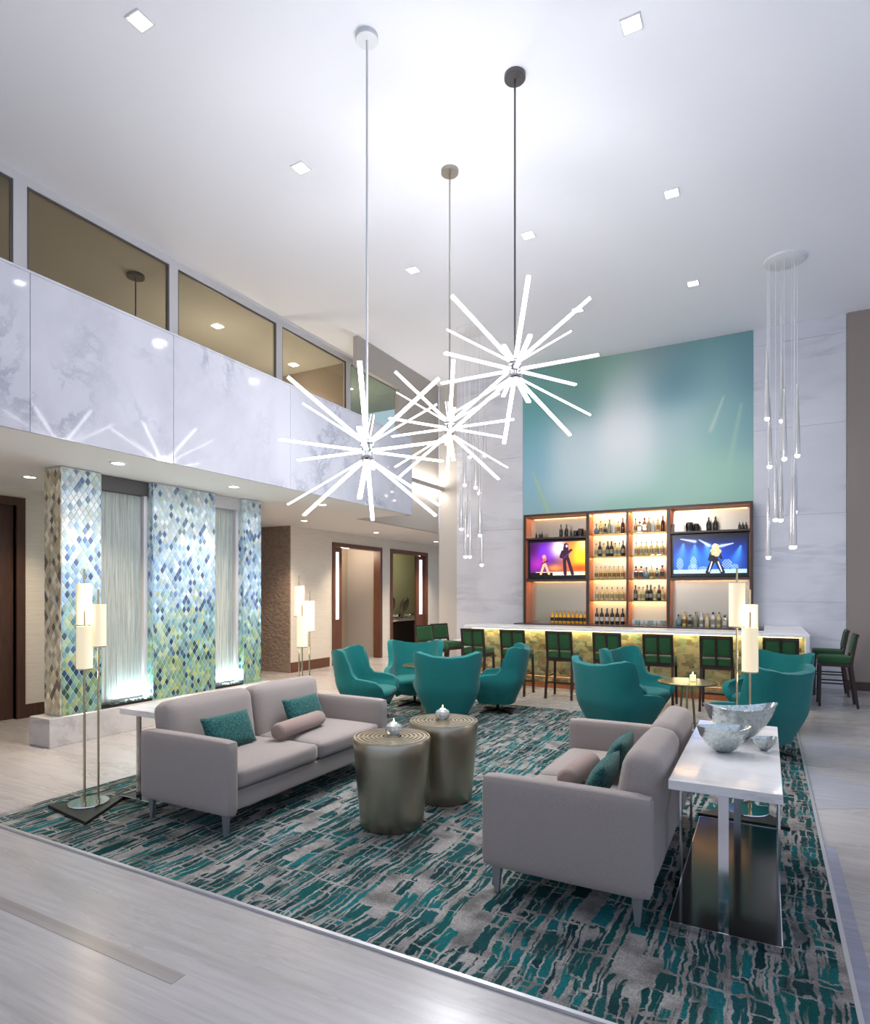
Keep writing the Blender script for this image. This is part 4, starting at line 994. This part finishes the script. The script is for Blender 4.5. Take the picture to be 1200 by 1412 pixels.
mix2 = list(mixrow); mix2[0], mix2[1], mix2[2] = ('round', .032, .26, YEL, CAPK, LO, 'straw bottle with ochre label'), ('square', .034, .20, GRN, CAPK, LB, 'squat sage bottle'), ('square', .036, .27, AMB, CAPK, LB, 'amber square bottle')
row(B_, 2.722, mix2, 'top shelf, right middle bay', 'bottles, top shelf right middle bay')
row(A_, 2.292, [sp(), wn_(), sp(), wn_(), wn_(), sp(), sp(), wn_()], 'second shelf, left middle bay', 'bottles, second shelf left middle bay')
row(B_, 2.292, [sp()]*6, 'second shelf, right middle bay', 'bottles, second shelf right middle bay')
row(A_, 1.862, [('round', .031, .24, YEL, CAPG, LO, 'straw bottle with ochre label')]*7, 'third shelf, left middle bay', 'bottles, third shelf left middle bay')
row(B_, 1.862, [('square', .038, .23, AMB, CAPK, LB, 'amber square bottle'), ('square', .038, .23, AMB, CAPK, LB, 'amber square bottle'), ('flask', .052, .21, TEALB, CAPK, None, 'teal flask bottle'), ('round', .036, .23, YEL, CAPG, LO, 'straw bottle with ochre label'), ('square', .033, .19, GRN, CAPK, LB, 'squat sage bottle'), ('square', .038, .24, AMB, CAPK, LB, 'amber square bottle')], 'third shelf, right middle bay', 'bottles, third shelf right middle bay')
row(A_, 1.452, [sp()]*6, 'fourth shelf, left middle bay', 'bottles, fourth shelf left middle bay')
row(B_, 1.452, [wn_(), sp(), sp(), wn_(), wn_(), sp(), wn_(), sp()], 'fourth shelf, right middle bay', 'bottles, fourth shelf right middle bay')
row(A_, 1.001, [('wine', .036, .30, WINE, CAPK, LW, 'dark wine bottle with pale label')]*6, 'counter, left middle bay', 'wine bottles on the back counter')
row(bays[0], 1.001, [('round', .036, .23, GOLD, CAPG, LB, 'golden yellow bottle')]*9, 'counter under the purple screen', 'golden bottles under the purple screen', x0=-3.80, x1=-3.06)
row(bays[3], 1.001, [('flask', .05, .20, TEALB, CAPK, None, 'teal flask bottle'), ('round', .034, .25, YEL, CAPG, LO, 'straw bottle'), ('square', .034, .20, GRN, CAPK, LB, 'squat sage bottle'), ('round', .035, .25, GRN, CAPK, LG, 'sage bottle'), ('round', .035, .24, CLR, CAPW, LG, 'clear bottle'), ('round', .036, .22, YEL, CAPG, LW, 'straw bottle'), ('square', .032, .25, CLR, CAPK, LG, 'clear square bottle'), ('round', .032, .25, YEL, CAPK, LG, 'straw bottle'), ('square', .036, .20, GRN, CAPK, LW, 'squat sage bottle'), ('square', .036, .24, AMB, CAPK, LB, 'amber square bottle')], 'counter under the blue screen', 'bottles under the blue screen', x0=-1.45, x1=-.5)
Ltop = [('round', .022, .13), ('round', .022, .12), ('round', .022, .13), ('wine', .036, .25), ('wine', .036, .25), ('round', .02, .16)]
for x, (k, r, h) in zip((-4.09,-4.02,-3.97,-3.58,-3.47,-3.38), Ltop):
    i_ = (-4.09,-4.02,-3.97,-3.58,-3.47,-3.38).index(x)
    bottle(k, x, YF+.14, 2.691, r, h, BLK, CAPK, None, 'black_bottle', 'black bottle, %s from left on the shelf over the purple screen' % ORD[i_], 'black bottles over the purple screen')
for i_, x in enumerate((-.90,-.79,-.41,-.36,-.31)):
    k, r, h = ('wine', .042, .25) if i_ < 2 else ('round', .024, .13)
    bottle(k, x, YF+.14, 2.691, r, h, BLK, CAPK, None, 'black_bottle', 'black bottle, %s from left on the shelf over the blue screen' % ORD[i_], 'black bottles over the blue screen')
def canister(x, z, r, h, label):
    c = thing('canister', label, 'canister', (x, YF+.15, z), group='black canisters')
    obj('body', lathe([(0,0),(r,0),(r,h*.8),(r*.9,h*.86),(0,h*.86)], 20), BLK, c); obj('lid', lathe([(0,h*.86),(r*.95,h*.86),(r*.95,h),(0,h)], 20), CAPK, c)
canister(-3.29, 2.691, .045, .12, 'small black canister over the purple screen'); canister(-3.19, 2.691, .06, .15, 'large black canister over the purple screen')
canister(-1.22, 2.691, .065, .17, 'large black canister over the blue screen'); canister(-1.10, 2.691, .05, .14, 'small black canister over the blue screen')
def basket(x, label):
    c = thing('wire_basket', label, 'basket', (x, YF+.15, 2.691), group='black wire baskets')
    for zz, nm in ((.004,'base_rim'), (.145,'top_rim')):
        obj(nm, join([box(-.11,.11,-.07,-.064,zz-.003,zz+.004), box(-.11,.11,.064,.07,zz-.003,zz+.004), box(-.11,-.104,-.07,.07,zz-.003,zz+.004), box(.104,.11,-.07,.07,zz-.003,zz+.004)]), BLK, c, smooth=False)
    for k in range(9):
        xx = -.1+k*.025; obj('wire', box(xx-.0025, xx+.0025, -.069, -.065, .004, .145), BLK, c, smooth=False)
    for sx in (-1, 1): obj('post', box(sx*.107-.004, sx*.107+.004, -.07, .07, 0, .145), BLK, c, smooth=False)
basket(-3.06-.0-.12+.02+.0, 'black wire basket over the purple screen') if False else None
basket(-1.41, 'black wire basket over the blue screen')
# glass bowls on the counter of the right middle bay
for i_ in range(8):
    x = B_[0]+.08+i_*.075
    tag(obj('glass_bowl', lathe([(0,0),(.02,0),(.024,.006),(.036,.05),(.038,.085),(.034,.085),(.03,.05),(0,.012)], 16), bmat('aqua' if i_ % 3 == 1 else 'frost', (150,196,196) if i_ % 3 == 1 else (222,230,230), .08), None, (x, YF+.13+(.02 if i_ % 2 else -.02), 1.001)),
        '%s glass tumbler, %s from left, on the counter of the right middle bay' % ('aqua' if i_ % 3 == 1 else 'clear', ORD[i_]), 'glass', 'tumblers on the back counter')

# ------------------------------------------------------------------ buffet behind the second doorway
bf = thing('buffet_cabinet', 'dark buffet cabinet seen through the second doorway', 'cabinet', (-9.55, 15.7, 0))
obj('body', box(-.33, .3, -1.6, 1.6, 0, .78), mat('buffet_black', (34,26,24), .4), bf, smooth=False)
obj('top', box(-.34, .34, -1.62, 1.62, .78, .82), bpy.data.materials['grey_quartz'], bf, smooth=False)
def chafer(y, label):
    c = thing('chafing_dish', label, 'chafing dish', (-9.38, y, .826), group='chafing dishes')
    obj('pan', lathe([(0,.08),(.2,.08),(.22,.12),(.22,.16),(.2,.16),(0,.14)], 28), M['chrome'], c)
    obj('stand', join([cyl((a,b,0), (a*.8,b*.8,.1), .012, n=8) for a, b in ((.18,.18),(-.18,.18),(.18,-.18),(-.18,-.18))]), M['chrome'], c)
    ld_ = obj('lid', lathe([(0,.10),(.12,.085),(.2,.04),(.25,0),(.235,0),(.19,.03),(0,.08)], 28), M['chrome'], c, loc=(-.2,0,.40), rot=(0,-PI/2+.25,0))
    obj('handle', cyl((-.03,0,.1), (.03,0,.1), .012, n=8), M['gun'], ld_)
chafer(15.12, 'open chafing dish nearer the door edge on the buffet'); chafer(15.9, 'open chafing dish further along the buffet')
light('buffet_light', 'POINT', bf, (.9, -.4, 2.6), 20, (255,230,200), shadow_soft_size=.1)
light('room_light', 'POINT', d1, (-.6, .3, 2.6), 22, (255,236,212), shadow_soft_size=.1)
light('cove_up', 'AREA', co, (X2+.10, 11.0, 3.95), P_COVE, (255,248,238), rot=(PI,0,0), shape='RECTANGLE', size=.08, size_y=2.2)
light('cove_down', 'AREA', co, (X2+.10, 11.0, 3.81), P_COVE*.5, (255,248,238), shape='RECTANGLE', size=.08, size_y=2.2)
